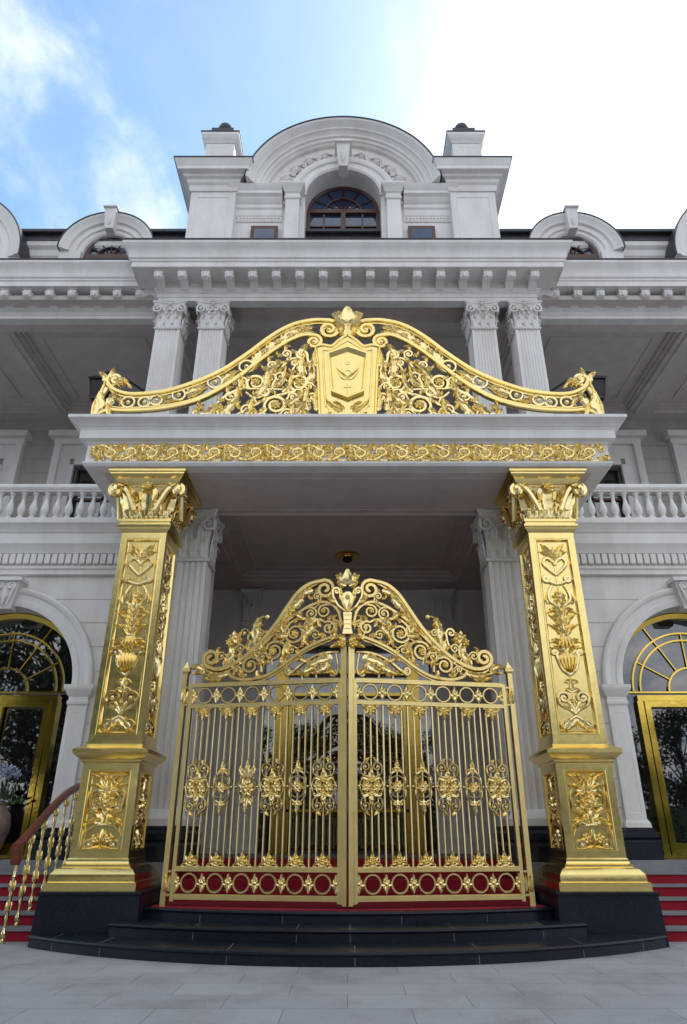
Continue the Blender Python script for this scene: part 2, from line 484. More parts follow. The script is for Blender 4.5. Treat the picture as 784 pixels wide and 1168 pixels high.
# follow the curved platform edge
m = MB()
hx, yc, ye = 3.0, 11.42, 11.98; sag = ye - yc; R = (hx * hx + sag * sag) / (2 * sag); a = math.asin(hx / R)
o = [(R * sin(-a + 2 * a * i / 30), yc + R - R * cos(-a + 2 * a * i / 30)) for i in range(31)]
m.prism(o + [(3.0, 12.89), (-3.0, 12.89)], .481, .489)
for i, y in enumerate((12.9, 13.3, 13.7, 14.1)):
    z = .48 + .1425 * i
    m.box(-3.0, 3.0, y - .008, y, z + .009, z + .1425 + .008); m.box(-3.0, 3.0, y, y + (.392 if i < 3 else 1.2), z + .1425 + .002, z + .1425 + .009)
part(m, 'carpet', M['carpet'], inner)

# landing all along the front of the palace
m = MB(); m.box(-20, -4.7, 14.15, 14.6, 0, FL); m.box(4.7, 20, 14.15, 14.6, 0, FL)
m.box(-4.7, -3.12, 13.22, 14.6, 0, FL - .004); m.box(3.12, 4.7, 13.22, 14.6, 0, FL - .004)
m.box(-12, 12, 14.45, 24, .2, FL - .008)
tag(m.build('landing', M['stone']), kind='structure')
for sg, lab in ((-1, 'red carpeted stone stairs beside the wooden handrail, left of gate'), (1, 'red carpeted stone stairs without a railing, right of gate')):
    st = thing('side_stairs', lab, 'stairs', (sg * 8, 12.2, 0), 'side stairs up to the landing')
    for i in range(5):
        y = 12.2 + .42 * i; z = .172 * i
        m = MB(); x0, x1 = sorted((sg * 4.78, sg * 18))
        m.cur = 0; m.box(x0, x1, y + .03, 14.15, z + (.001 if i else 0), z + .14); 
        m.box(x0, x1, y - .012, 14.15, z + .141, z + .172)
        part(m, 'step', M['stone'], st)
        m = MB(); m.box(x0 + .01, x1 - .01, y + .018, y + .029, z + .002, z + .1395); part(m, 'carpet', M['carpet'], st)

# ------------------------------------------------------------------ the palace
pal = thing('palace', 'white classical palace with columns, cornices and arched dormers behind the gate', 'palace', (0, 14.5, 0))
DX = 7.5; ZS = 4.3
def wall_courses(m, xa, xb, cx=None, r=0, y=14.5):
    """rusticated wall xa..xb with an arched opening of radius r round cx"""
    zs = [FL]; z = 6.72
    js = []
    while z > FL + .2: js.append(z); z -= .53
    lev = []
    for j in sorted(js): lev += [(j - .012, 0), (j - .008, .02), (j + .008, .02), (j + .012, 0)]
    lv = [(FL, 0)] + lev + [(7.9, 0)]
    out = []
    for (z0, y0), (z1, y1) in zip(lv[:-1], lv[1:]):
        n = max(1, int((z1 - z0) / .06))
        for i in range(n): out.append((z0 + (z1 - z0) * i / n, y0 + (y1 - y0) * i / n))
    out.append(lv[-1])
    def half(z):
        if cx is None: return None
        if z <= ZS: return r
        d = r * r - (z - ZS) ** 2
        return sqrt(d) if d > 0 else 0
    for (z0, y0), (z1, y1) in zip(out[:-1], out[1:]):
        h0, h1 = half(z0), half(z1)
        segs = [((xa, xb), (xa, xb))] if not h0 and not h1 else [((xa, cx - h0), (xa, cx - h1)), ((cx + h0, xb), (cx + h1, xb))]
        for (a0, b0), (a1, b1) in segs:
            m.add([(a0, y + y0, z0), (b0, y + y0, z0), (b1, y + y1, z1), (a1, y + y1, z1)], [(0, 1, 2, 3)])
for sg in (-1, 1):
    m = MB(); x0, x1 = sorted((sg * 3.62, sg * 18))
    wall_courses(m, x0, x1, sg * DX, 1.9)
    m.box(x0, x1, 14.9, 15.1, 6.4, 7.9)
    m.box(*sorted((sg * 3.5, sg * 3.62)), 14.52, 14.9, FL, 7.9)
    part(m, 'ground_floor_wall', M['paint'], pal)

# arched doorways
def doorway(sg):
    cx = sg * DX; m = MB()
    # archivolt and jamb pilasters
    pr = [(1.73, 14.95), (1.73, 14.42), (1.80, 14.40), (1.86, 14.40), (1.88, 14.42), (2.0, 14.42), (2.02, 14.39), (2.06, 14.37), (2.1, 14.36), (2.15, 14.38), (2.17, 14.52), (2.0, 14.95)]
    m.arc(cx, ZS, pr, 0, pi, 48)
    a = part(m, 'doorway_arch', M['paint'], pal, 35)
    for s in (-1, 1):
        x = cx + s * 1.93; q = MB()
        q.stack(x, 14.68, [(.2, .27, 1.62), (.2, .27, 3.9)])
        panel(q, (x - .2, 14.405, 1.75), (x + .2, 14.405, 1.75), (x + .2, 14.405, 3.85), (x - .2, 14.405, 3.85), (.05, .08), .03, .0)
        q.stack(x, 14.68, [(.21, .29, 3.9), (.22, .30, 3.93), (.22, .3, 3.97), (.2, .28, 3.99), (.2, .28, 4.06), (.24, .31, 4.1), (.26, .34, 4.16), (.29, .36, 4.2), (.3, .37, 4.24), (.3, .37, ZS)])
        q.stack(x, 14.68, [(.25, .33, 1.6), (.24, .32, 1.68), (.21, .29, 1.74)])
        part(q, 'door_pilaster', M['paint'], a)
        q = MB(); q.stack(x, 14.68, [(.34, .42, FL), (.34, .42, 1.36), (.3, .38, 1.4), (.33, .41, 1.43), (.33, .41, 1.48), (.28, .36, 1.52), (.28, .36, 1.60)])
        part(q, 'pilaster_plinth', M['granite'], a)
    # keystone with scroll
    q = MB()
    vs = []
    for y, k in ((14.22, 1.), (14.5, 1.)):
        vs += [(cx - .17 * k, y + .08, 5.92), (cx + .17 * k, y + .08, 5.92), (cx + .3 * k, y, 6.52), (cx - .3 * k, y, 6.52)]
    q.add(vs, [(0, 1, 2, 3), (7, 6, 5, 4), (0, 4, 5, 1), (1, 5, 6, 2), (2, 6, 7, 3), (3, 7, 4, 0)])
    q.box(cx - .36, cx + .36, 14.14, 14.5, 6.522, 6.6)
    f = Fr((cx, 14.24, 0))
    for s in (-1, 1): scroll(q, f, [(s * .1, 6.0), (s * .17, 6.3)], (s * .13, 6.42), .09, 0 if s > 0 else pi, s, 1.3, .03, .02)
    leaf(q, f, [(0, 6.45), (0, 6.2), (0, 5.98)], .1, .05, 0, 3)
    part(q, 'keystone', M['paint'], a, 35)
    # glass, gold frame
    q = MB(); Y = 15.12
    o = [(cx - 1.9, FL)] + [(cx + 1.9 * cos(pi - pi * i / 32), ZS + 1.9 * sin(pi - pi * i / 32)) for i in range(33)] + [(cx + 1.9, FL)]
    q.add([(x, Y, z) for x, z in o], [tuple(range(len(o)))])
    part(q, 'door_glass', M['glass'], a)
    q = MB()
    def bar(x0, x1, z0, z1, y0=15.03, y1=15.14): q.box(x0, x1, y0, y1, z0, z1)
    q.arc(cx, ZS, [(1.62, 15.05), (1.72, 15.0), (1.76, 14.94), (1.76, 15.13), (1.62, 15.13)], 0, pi, 40)
    for r_ in (1.28, 1.12, .5):
        q.arc(cx, ZS, [(r_ - .018, 15.06), (r_ + .018, 15.06), (r_ + .018, 15.13), (r_ - .018, 15.13)], 0, pi, 32)
    for k in range(1, 6):
        an = pi * k / 6 if k != 3 else pi / 2
        q.tube([(cx + .5 * cos(an), 15.09, ZS + .5 * sin(an)), (cx + (1.28 if k in (1, 5, 3) else 1.64) * cos(an), 15.09, ZS + (1.28 if k in (1, 5, 3) else 1.64) * sin(an))], .018, 5)
    bar(cx - 1.76, cx + 1.76, 4.25, 4.285); bar(cx - 1.25, cx + 1.25, 4.08, 4.2, 15.0)
    for s in (-1, 1):
        bar(*sorted((cx + s * 1.14, cx + s * 1.27)), FL, 4.078, 15.0)
        bar(*sorted((cx + s * 1.72, cx + s * 1.76)), FL, 4.247, 15.04)
        bar(*sorted((cx + s * 1.275, cx + s * 1.715)), 1.5, 1.53, 15.06)
    bar(cx - 1.76, cx + 1.76, FL, FL + .06, 14.98)
    part(q, 'door_frame', M['brass'], a)
    for s in (-1, 1):                                   # two leaves
        q = MB(); xa, xb = sorted((cx + s * .012, cx + s * 1.13)); w = .12
        q.box(xa, xa + w, 14.97, 15.06, FL + .07, 4.07); q.box(xb - w, xb, 14.97, 15.06, FL + .07, 4.07)
        q.box(xa + w, xb - w, 14.97, 15.06, 3.95, 4.07); q.box(xa + w, xb - w, 14.97, 15.06, FL + .07, FL + .28)
        d = part(q, 'door_leaf', M['brass'], a)
    return a
for sg in (-1, 1): doorway(sg)
# dark rooms behind the doors and windows
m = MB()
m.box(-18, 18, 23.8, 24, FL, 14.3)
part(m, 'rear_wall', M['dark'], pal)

# balcony cornice
prof = [(-.25, 6.75), (.05, 6.75), (.05, 6.84), (.09, 6.88), (.09, 6.94), (.05, 6.95), (.05, 7.21), (.12, 7.23), (.14, 7.3), (.2, 7.4), (.22, 7.43), (.22, 7.68), (.25, 7.70), (.27, 7.76), (.34, 7.85), (.37, 7.88), (.37, 7.95), (-.25, 7.95)]
for sg in (-1, 1):
    m = MB(); x0, x1 = sorted((sg * 4.9, sg * 18))
    m.sweep([(x0, 14.45), (x1, 14.45)], prof)
    x = x0 + .1
    while x < x1:
        if abs(x) < 12: m.stack(x, 14.36, [(.045, .03, 6.965), (.06, .05, 6.99), (.06, .05, 7.207)])
        x += .157
    part(m, 'balcony_cornice', M['paint'], pal, 20)

# balustrades
bal_prof = [(.075, 0), (.075, .05), (.045, .07), (.05, .1), (.085, .17), (.095, .24), (.08, .32), (.05, .42), (.036, .5), (.034, .55), (.05, .57), (.045, .6), (.075, .62), (.075, .67)]
for sg, lab in ((-1, 'white balcony balustrade with turned balusters, left of the canopy'), (1, 'white balcony balustrade with turned balusters, right of the canopy')):
    b = thing('balustrade', lab, 'balustrade', (sg * 8, 14.2, 7.95), 'balcony balustrades')
    m = MB(); x0, x1 = sorted((sg * 5.16, sg * 16))
    m.sweep([(x0, 14.22), (x1, 14.22)], [(-.13, 8.69), (.1, 8.69), (.1, 8.72), (.13, 8.74), (.15, 8.78), (.15, 8.83), (.12, 8.87), (-.13, 8.87)])
    m.sweep([(x0, 14.22), (x1, 14.22)], [(-.12, 7.951), (.12, 7.951), (.12, 8.0), (.1, 8.02), (-.12, 8.02)])
    part(m, 'rail', M['paint'], b)
    m = MB(); m.lathe((0, 0, 8.02), bal_prof, 12); p0 = None
    for i in range(22):
        loc = (sg * (5.36 + .271 * i), 14.22, 0)
        if p0 is None: p0 = part(m, 'baluster', M['paint'], b, 40); p0.location = loc
        else: clone(p0, b, loc)

# porch: piers, ceiling, back wall
for sg in (-1, 1):
    m = MB(); cx = sg * 3.32; cy = 13.95
    m.prism(fluted(cx, cy, .33, 4, .045), 1.9, 6.76, 1, .94, (cx, cy))
    m.stack(cx, cy, [(.43, .55, 1.62), (.43, .55, 1.74), (.40, .52, 1.78), (.37, .45, 1.84), (.36, .36, 1.9)])
    m.stack(cx, cy + .4, [(.29, .3, 1.8), (.29, .3, 7.9)])
    pier = part(m, 'porch_pier', M['paint'], pal, 30)
    m = MB(); corinthian(m, cx, cy, .34, 6.76, 7.94, ('f', 'l', 'r'), 1.35)
    part(m, 'capital', M['paint'], pier, 40)
    m = MB(); m.stack(cx, cy, [(.50, .64, FL - .05), (.50, .64, 1.3), (.46, .6, 1.36), (.49, .63, 1.4), (.49, .63, 1.5), (.45, .58, 1.55), (.45, .58, 1.62)])
    part(m, 'plinth', M['granite'], pier)
    m = MB(); x0, x1 = sorted((sg * 4.55, sg * 4.75)); m.box(x0, x1, 14.95, 19.0, FL, 7.95)
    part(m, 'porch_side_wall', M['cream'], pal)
m = MB()
X1, Ya, Yb = 3.1, 13.85, 18.3
m.box(-4.9, -X1, Ya, 19.2, 7.952, 8.2); m.box(X1, 4.9, Ya, 19.2, 7.952, 8.2)
m.box(-X1, X1, Yb, 19.2, 7.952, 8.2); m.box(-4.9, 4.9, Ya, 19.2, 8.201, 8.4)
def frame_in(m, x0, x1, y0, y1, z0, z1, w):
    m.box(x0, x0 + w, y0, y1, z0, z1); m.box(x1 - w, x1, y0, y1, z0, z1)
    m.box(x0 + w, x1 - w, y0, y0 + w, z0, z1); m.box(x0 + w, x1 - w, y1 - w, y1, z0, z1)
frame_in(m, -X1, X1, Ya, Yb, 8.06, 8.2, .12); frame_in(m, -X1 + .12, X1 - .12, Ya + .12, Yb - .12, 8.13, 8.2, .08)
frame_in(m, -X1 + .5, X1 - .5, Ya + .5, Yb - .5, 8.175, 8.2, .05)
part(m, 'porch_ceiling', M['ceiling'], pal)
m = MB()
for sg in (-1, 1): 
    x0, x1 = sorted((sg * 2.3, sg * 4.6)); m.box(x0, x1, 19.0, 19.3, FL, 7.95)
m.box(-2.3, 2.3, 19.0, 19.3, 6.3, 7.95)
part(m, 'porch_back_wall', M['paint'], pal)
for sg in (-1, 1):
    for X, hw in ((4.2, .22), (2.75, .25)):
        m = MB(); cx = sg * X
        m.stack(cx, 19.0, [(hw, .12, 1.5), (hw, .12, 6.98)]); m.stack(cx, 19.0, [(hw * 1.15, .15, FL), (hw * 1.15, .15, 1.4), (hw, .12, 1.5)])
        p = part(m, 'back_pilaster', M['paint'], pal)
        m = MB(); corinthian(m, cx, 19.05, hw * .95, 6.98, 7.9, ('f',), 1.35); part(m, 'capital', M['paint'], p, 40)
# entrance doors deep in the porch
m = MB(); m.add([(-2.3, 19.2, FL), (2.3, 19.2, FL), (2.3, 19.2, 6.3), (-2.3, 19.2, 6.3)], [(0, 1, 2, 3)])
eg = part(m, 'entrance_glass', M['glass'], pal)
m = MB()
for s in (-1, 1):
    m.box(*sorted((s * 1.62, s * 1.95)), 18.9, 19.19, FL, 5.5); m.box(*sorted((s * .03, s * .13)), 19.0, 19.19, FL, 4.9)
    m.box(*sorted((s * 1.5, s * 1.58)), 19.0, 19.19, FL, 4.9)
m.box(-1.95, 1.95, 18.9, 19.19, 5.503, 5.6); m.box(-1.6, 1.6, 18.95, 19.19, 4.9, 4.98); m.box(-1.6, 1.6, 19.0, 19.19, 2.0, 2.06)
part(m, 'entrance_frame', M['dull_brass'], eg)

# ------------------------------------------------------------------ loggia
m = MB()
WX = ((7.9, 1.0), (12.4, 1.0))
m.box(-5.9, 5.9, 19.5, 19.8, 7.95, 14.3)
edges = [5.9, 6.9, 8.9, 11.4, 13.4, 18]
for sg in (-1, 1):
    for a, b in ((5.9, 6.9), (8.9, 11.4), (13.4, 18)):
        x0, x1 = sorted((sg * a, sg * b)); 
        z = 7.95
        while z < 14.3: m.box(x0, x1, 19.5, 19.8, z, min(z + .50, 14.3)); m.box(x0, x1, 19.515, 19.8, z + .5, z + .52); z += .52
    for X, h in WX: m.box(*sorted((sg * (X - h), sg * (X + h))), 19.5, 19.8, 12.35, 14.3)
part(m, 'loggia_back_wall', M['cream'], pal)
for sg in (-1, 1):
    for X, h in WX:
        cx = sg * X; m = MB()
        for s in (-1, 1):
            for a, b, d in ((h, h + .16, .14), (h + .16, h + .5, .08), (h + .5, h + .72, .2)):
                m.box(*sorted((cx + s * a, cx + s * b)), 19.5 - d, 19.6, 8.0, 13.1 if a > h else 12.35)
        m.box(cx - h, cx + h, 19.38, 19.6, 12.352, 12.6); m.box(cx - h - .75, cx + h + .75, 19.3, 19.6, 13.102, 13.3); m.box(cx - h - .9, cx + h + .9, 19.1, 19.6, 13.302, 13.5)
        m.box(cx - h - .16, cx + h + .16, 19.42, 19.6, 12.602, 13.1)
        c = part(m, 'window_casing', M['paint'], pal)
        m = MB(); m.add([(cx - h, 19.75, 7.95), (cx + h, 19.75, 7.95), (cx + h, 19.75, 12.35), (cx - h, 19.75, 12.35)], [(0, 1, 2, 3)])
        part(m, 'pane', M['glass'], c)
        m = MB(); m.box(cx - .04, cx + .04, 19.68, 19.74, 7.95, 12.35); m.box(cx - h, cx + h, 19.68, 19.74, 11.2, 11.28); frame_in
        part(m, 'window_frame', M['wood'], c)
m = MB()
m.box(-18, -4.9, 14.5, 19.6, 7.7, 7.94); m.box(4.9, 18, 14.5, 19.6, 7.7, 7.94); m.box(-4.9, 4.9, 14.0, 19.6, 8.41, 8.6)
part(m, 'loggia_floor', M['stone'], pal)
m = MB()
m.box(-18, 18, 14.0, 24, 14.36, 14.5)
m.box(-18, 18, 14.62, 15.0, 14.1, 14.36); m.box(-18, 18, 19.0, 19.5, 14.1, 14.36)
bx = [(-18, -14.4), (-10.1, -9.3), (-5.3, -4.7), (4.7, 5.3), (9.3, 10.1), (14.4, 18)]
for a, b in bx:
    m.box(a, b, 15.0, 19.0, 14.1, 14.36)
    m.box(a + .16, b - .16, 15.0, 19.0, 14.06, 14.099)
for (a, b), (c, d) in zip(bx[:-1], bx[1:]):
    frame_in(m, b, c, 15.0, 19.0, 14.2, 14.36, .1); frame_in(m, b + .1, c - .1, 15.1, 18.9, 14.28, 14.36, .1)
    frame_in(m, b + .5, c - .5, 15.5, 18.5, 14.33, 14.36, .05)
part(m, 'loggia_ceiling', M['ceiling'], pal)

# upper columns
CY = 14.13
proto = None
for X in (-4.62, -3.5, 3.5, 4.62):
    if proto is None:
        m = MB(); m.prism(fluted(0, CY, .335, 7, .026), 8.9, 13.2, 1, .93, (0, CY))
        m.stack(0, CY, [(.46, .46, 8.0), (.46, .46, 8.6), (.42, .42, 8.62), (.42, .42, 8.72), (.37, .37, 8.82), (.34, .34, 8.9)])
        proto = part(m, 'column', M['paint'], pal, 30); proto.location = (X, 0, 0)
        m = MB(); corinthian(m, 0, CY, .325, 13.2, 14.055, ('f', 'l', 'r'), 1.32)
        cap0 = part(m, 'capital', M['paint'], proto, 40)
    else:
        c = clone(proto, pal, (X, 0, 0)); clone(cap0, c, (0, 0, 0))

# entablature with the centre bay standing forward
PX = 4.95
path = [(-18, 14.4), (-PX, 14.4), (-PX, 13.72), (PX, 13.72), (PX, 14.4), (18, 14.4)]
ent = [(-.25, 14.058), (0, 14.058), (0, 14.17), (.02, 14.17), (.02, 14.28), (.05, 14.30), (.08, 14.35), (.1, 14.37), (.1, 14.41), (.03, 14.42), (.03, 14.62), (.07, 14.64), (.56, 14.655), (.56, 14.645), (.6, 14.645), (.6, 14.80), (.63, 14.82), (.63, 14.87), (.67, 14.9), (.68, 14.97), (.70, 15.06), (.76, 15.17), (.83, 15.24), (.84, 15.26), (.84, 15.33), (-.5, 15.34)]
m = MB(); m.sweep(path, ent); E1 = part(m, 'entablature', M['paint'], pal, 25)
m = MB(); m.sweep(path, [(-.5, 15.342), (.86, 15.333), (.865, 15.345), (.865, 15.365), (-.5, 15.38)]); part(m, 'lead_flashing', M['lead'], E1)
m = MB()
sil = [(0, .33), (.46, .33), (.485, .28), (.485, .2), (.46, .13), (.41, .1), (.35, .11), (.3, .15), (.24, .17), (.18, .14), (.12, .07), (.06, .04), (0, .03)]
def mod(m, w):
    n = len(sil)
    m.add([(-w, -o, z) for o, z in sil] + [(w, -o, z) for o, z in sil], [tuple(range(n)), tuple(range(n, 2 * n))[::-1]] + [(k, n + k, n + (k + 1) % n, (k + 1) % n) for k in range(n)])
mod(m, .1); m.box(-.125, .125, -.50, 0, .331, .36)
for s in (-1, 1):
    f = Fr((s * .1, 0, 0), (0, -s, 0) if s < 0 else (0, -1, 0), (0, 0, 1), (s, 0, 0))
    p = spiral((.41, .2), .085, 0, 1.3, 1)
    m.tube([(s * .105, -u, v) for u, v in p], .014, 5, (1, 0, 0))
leaf(m, Fr((0, -.47, 0)), [(0, .3), (0, .2), (0, .1)], .09, .04, 0.01, 2)
m0 = None
def put_mod(loc, rz=0):
    global m0
    if m0 is None:
        m0 = part(m, 'modillion', M['paint'], pal, 30); m0.location = loc
    else:
        c = clone(m0, pal, loc); c.rotation_euler.z = rz
for i in range(-8, 9): put_mod((i * .605 - .02, 13.69, 14.29))
for sg in (-1, 1):
    for i in range(14): put_mod((sg * (PX + .58 + .6 * i), 14.37, 14.29))
    put_mod((sg * (PX + .03), 14.0, 14.29), sg * pi / 2)
# ------------------------------------------------------------------ attic and dormers
m = MB()
m.box(-18, 18, 14.75, 15.2, 15.3, 16.5)
m.sweep([(-18, 14.75), (18, 14.75)], [(0, 16.2), (.08, 16.22), (.1, 16.35), (.2, 16.5), (.22, 16.7), (.3, 16.8), (.32, 16.95), (-.4, 16.95)])
part(m, 'attic_wall', M['paint'], pal)
m = MB()
m.add([(-18, 14.5, 16.96), (18, 14.5, 16.96), (18, 14.55, 17.35), (-18, 14.55, 17.35), (-18, 17.5, 17.9), (18, 17.5, 17.9), (18, 24, 17.9), (-18, 24, 17.9)], [(0, 1, 2, 3), (3, 2, 5, 4), (4, 5, 6, 7)])
m.box(-18, 18, 14.4, 14.6, 17.3, 17.4); m.box(-18, 18, 14.4, 14.6, 16.955, 17.0)
part(m, 'slate_roof', M['slate'], pal)

OX = -.13
def dormer_window(parent, cx, cz, r, zb, y, fan=True):
    q = MB(); o = [(cx - r, zb)] + [(cx + r * cos(pi - pi * i / 24), cz + r * sin(pi - pi * i / 24)) for i in range(25)] + [(cx + r, zb)]
    q.add([(x, y, z) for x, z in o], [tuple(range(len(o)))]); w = part(q, 'window_pane', M['winglass'], parent)
    q = MB()
    q.arc(cx, cz, [(r - .1, y - .02), (r + .02, y - .1), (r + .02, y + .02), (r - .1, y + .02)], 0, pi, 24)
    for x in (cx - r, cx + r - .1): q.box(x, x + .1, y - .09, y + .01, zb, cz)
    q.box(cx - r + .1, cx + r - .1, y - .1, y + .01, cz - .09, cz + .05); q.box(cx - .07, cx + .07, y - .11, y + .012, zb, cz - .091)
    for s in (-1, 1): q.box(*sorted((cx + s * .51 * r, cx + s * .55 * r)), y - .06, y + .01, zb, cz - .092)
    for z in (cz - .62, cz - 1.1, cz - 1.6):
        if z > zb: q.box(cx - r + .1, cx + r - .1, y - .05, y + .011, z, z + .04)
    if fan:
        q.arc(cx, cz, [(r * .48, y - .06), (r * .52, y - .06), (r * .52, y + .01), (r * .48, y + .01)], 0, pi, 16)
        for k in range(1, 6): 
            an = pi * k / 6; q.tube([(cx + .06 * cos(an), y - .03, cz + .05 + .06 * sin(an)), (cx + (r - .08) * cos(an), y - .03, cz + (r - .08) * sin(an))], .022, 4)
    part(q, 'window_frame', M['wood'], parent)

# central dormer
m = MB()
def arch_wall(m, x0, x1, z0, z1, cx, cz, r, y, thick, step=.08):
    z = z0
    while z < z1 - 1e-6:
        zn = min(z + step, z1)
        def hf(t): return r if t <= cz else sqrt(max(0, r * r - (t - cz) ** 2))
        h0, h1 = hf(z), hf(zn)
        for a0, b0, a1, b1 in ((x0, cx - h0, x0, cx - h1), (cx + h0, x1, cx + h1, x1)):
            if b0 - a0 > 1e-6 or b1 - a1 > 1e-6: m.add([(a0, y, z), (b0, y, z), (b1, y, zn), (a1, y, zn)], [(0, 1, 2, 3)])
        z = zn
ZC = 18.2; RO = 2.8
arch_wall(m, OX - 3.3, OX + 3.3, 15.3, 18.06, OX, 18.38, 1.1, 14.1, .4)
# tympanum above the springing: ring between window arch and hood
n = 60
for i in range(n):
    a0, a1 = pi * i / n, pi * (i + 1) / n
    m.add([(OX + (1.1) * cos(a0), 14.1, 18.38 + 1.1 * sin(a0)) if False else (OX + 1.1 * cos(a0), 14.1, max(18.06, 18.38 + 1.1 * sin(a0))), (OX + 2.6 * cos(a0), 14.1, 18.05 + 2.6 * sin(a0)), (OX + 2.6 * cos(a1), 14.1, 18.05 + 2.6 * sin(a1)), (OX + 1.1 * cos(a1), 14.1, max(18.06, 18.38 + 1.1 * sin(a1)))], [(0, 1, 2, 3)])
m.box(OX - 1.4, OX - 1.1, 14.102, 14.8, 15.3, 18.38); m.box(OX + 1.1, OX + 1.4, 14.102, 14.8, 15.3, 18.38)
m.arc(OX, 18.38, [(1.08, 14.85), (1.08, 14.06), (1.14, 14.02), (1.22, 14.02), (1.24, 14.05), (1.36, 14.05), (1.38, 14.0), (1.46, 13.97), (1.53, 13.97), (1.55, 14.12), (1.4, 14.85)], 0, pi, 40)
m.box(OX - 3.2, OX + 3.2, 14.9, 18.0, 15.3, 18.4)
D = part(m, 'central_dormer', M['paint'], pal, 30)
m = MB()
m.arc(OX, ZC, [(2.28, 14.15), (2.28, 14.0), (2.33, 13.96), (2.35, 13.9), (2.42, 13.88), (2.44, 13.82), (2.5, 13.8), (2.56, 13.74), (2.58, 13.68), (2.62, 13.66), (2.68, 13.58), (2.74, 13.5), (RO, 13.48), (RO, 16.5), (2.28, 16.5)], .1, pi - .1, 64)
H_ = part(m, 'arched_hood', M['paint'], D, 25)
m = MB(); m.arc(OX, ZC, [(RO + .002, 13.45), (RO + .03, 13.45), (RO + .05, 13.5), (RO + .05, 16.5), (RO + .002, 16.5)], .1, pi - .1, 64); part(m, 'hood_flashing', M['lead'], D)
# relief in the tympanum
m = MB(); f = Fr((OX, 14.09, 0))
for s in (-1, 1):
    pl = [(0, 0)]
    for k, a in enumerate((24, 40, 56, 72)):
        a = radians(a); r_ = 1.84; c = (s * r_ * cos(a), 18.28 + r_ * .98 * sin(a))
        rosette(m, f, c, .19 - .02 * k, 7, .09, .02)
        b = a + .13
        scroll(m, f, [(s * (r_ - .16) * cos(a - .14), 18.28 + (r_ - .16) * sin(a - .14)), (s * (r_ + .12) * cos(a), 18.3 + (r_ + .12) * sin(a)), (s * (r_ + .02) * cos(b), 18.28 + (r_ + .02) * sin(b))], None, w=.035, n0=.03)
        acanthus(m, f, [(s * (r_ - .1) * cos(b), 18.28 + (r_ - .1) * sin(b)), (s * r_ * cos(b + .08), 18.28 + r_ * sin(b + .08)), (s * (r_ + .05) * cos(b + .2), 18.28 + (r_ + .05) * sin(b + .2))], .1, .07, .01)
    acanthus(m, f, [(s * 1.62, 18.75), (s * 1.75, 18.6), (s * 2.0, 18.55)], .12, .08, .02)
part(m, 'tympanum_relief', M['paint'], D, 40)
m = MB(); 
m.add([(OX - .13, 13.8, 19.3), (OX + .13, 13.8, 19.3), (OX + .2, 13.66, 20.1), (OX - .2, 13.66, 20.1), (OX - .13, 14.2, 19.3), (OX + .13, 14.2, 19.3), (OX + .2, 14.2, 20.1), (OX - .2, 14.2, 20.1)], [(0, 1, 2, 3), (0, 4, 5, 1), (1, 5, 6, 2), (3, 2, 6, 7), (0, 3, 7, 4)])
m.box(OX - .25, OX + .25, 13.58, 14.2, 20.102, 20.18)
leaf(m, Fr((OX, 13.72, 0)), [(0, 20.05), (0, 19.8), (0, 19.4)], .11, .06, 0, 3)
part(m, 'keystone', M['paint'], D, 30)
dormer_window(D, OX, 18.4, 1.09, 15.3, 14.72)
for s in (-1, 1):
    m = MB(); x = OX + s * 1.45
    m.stack(x, 14.0, [(.2, .14, 15.3), (.2, .14, 17.98)]); panel(m, (x - .2, 13.858, 15.4), (x + .2, 13.858, 15.4), (x + .2, 13.858, 17.9), (x - .2, 13.858, 17.9), (.05, .06), .03, 0)
    m.stack(x, 14.0, [(.22, .16, 17.98), (.24, .18, 18.02), (.24, .18, 18.06), (.21, .15, 18.08), (.21, .15, 18.2), (.25, .19, 18.24), (.28, .24, 18.34), (.33, .29, 18.42), (.35, .31, 18.46), (.35, .31, 18.52), (.3, .2, 18.56)])
    part(m, 'dormer_pilaster', M['paint'], D)
    x0, x1 = sorted((OX + s * 1.75, OX + s * 3.3)); m = MB()
    m.sweep([(x0, 14.1), (x1, 14.1)], [(-.1, 17.3), (.02, 17.3), (.04, 17.34), (.04, 17.5), (.06, 17.52), (.06, 17.75), (.1, 17.8), (.1, 17.92), (.16, 17.98), (.22, 18.1), (.3, 18.16), (.3, 18.26), (.36, 18.34), (.4, 18.44), (-.1, 18.46)])
    for i in range(16): 
        x = x0 + .08 + i * .098
        if x < x1 - .05: m.ball((x, 14.06, 17.43), .04, (1, 1, 1), 6, 4)
    part(m, 'impost_cornice', M['paint'], D, 25)
    m = MB(); x = OX + s * 2.22; m.box(x - .38, x + .38, 13.98, 14.099, 15.4, 17.05)
    w = part(m, 'small_window', M['wood'], D)
    m = MB(); m.add([(x - .28, 13.975, 15.4), (x + .28, 13.975, 15.4), (x + .28, 13.975, 16.93), (x - .28, 13.975, 16.93)], [(0, 1, 2, 3)]); part(m, 'small_pane', M['winglass'], D)
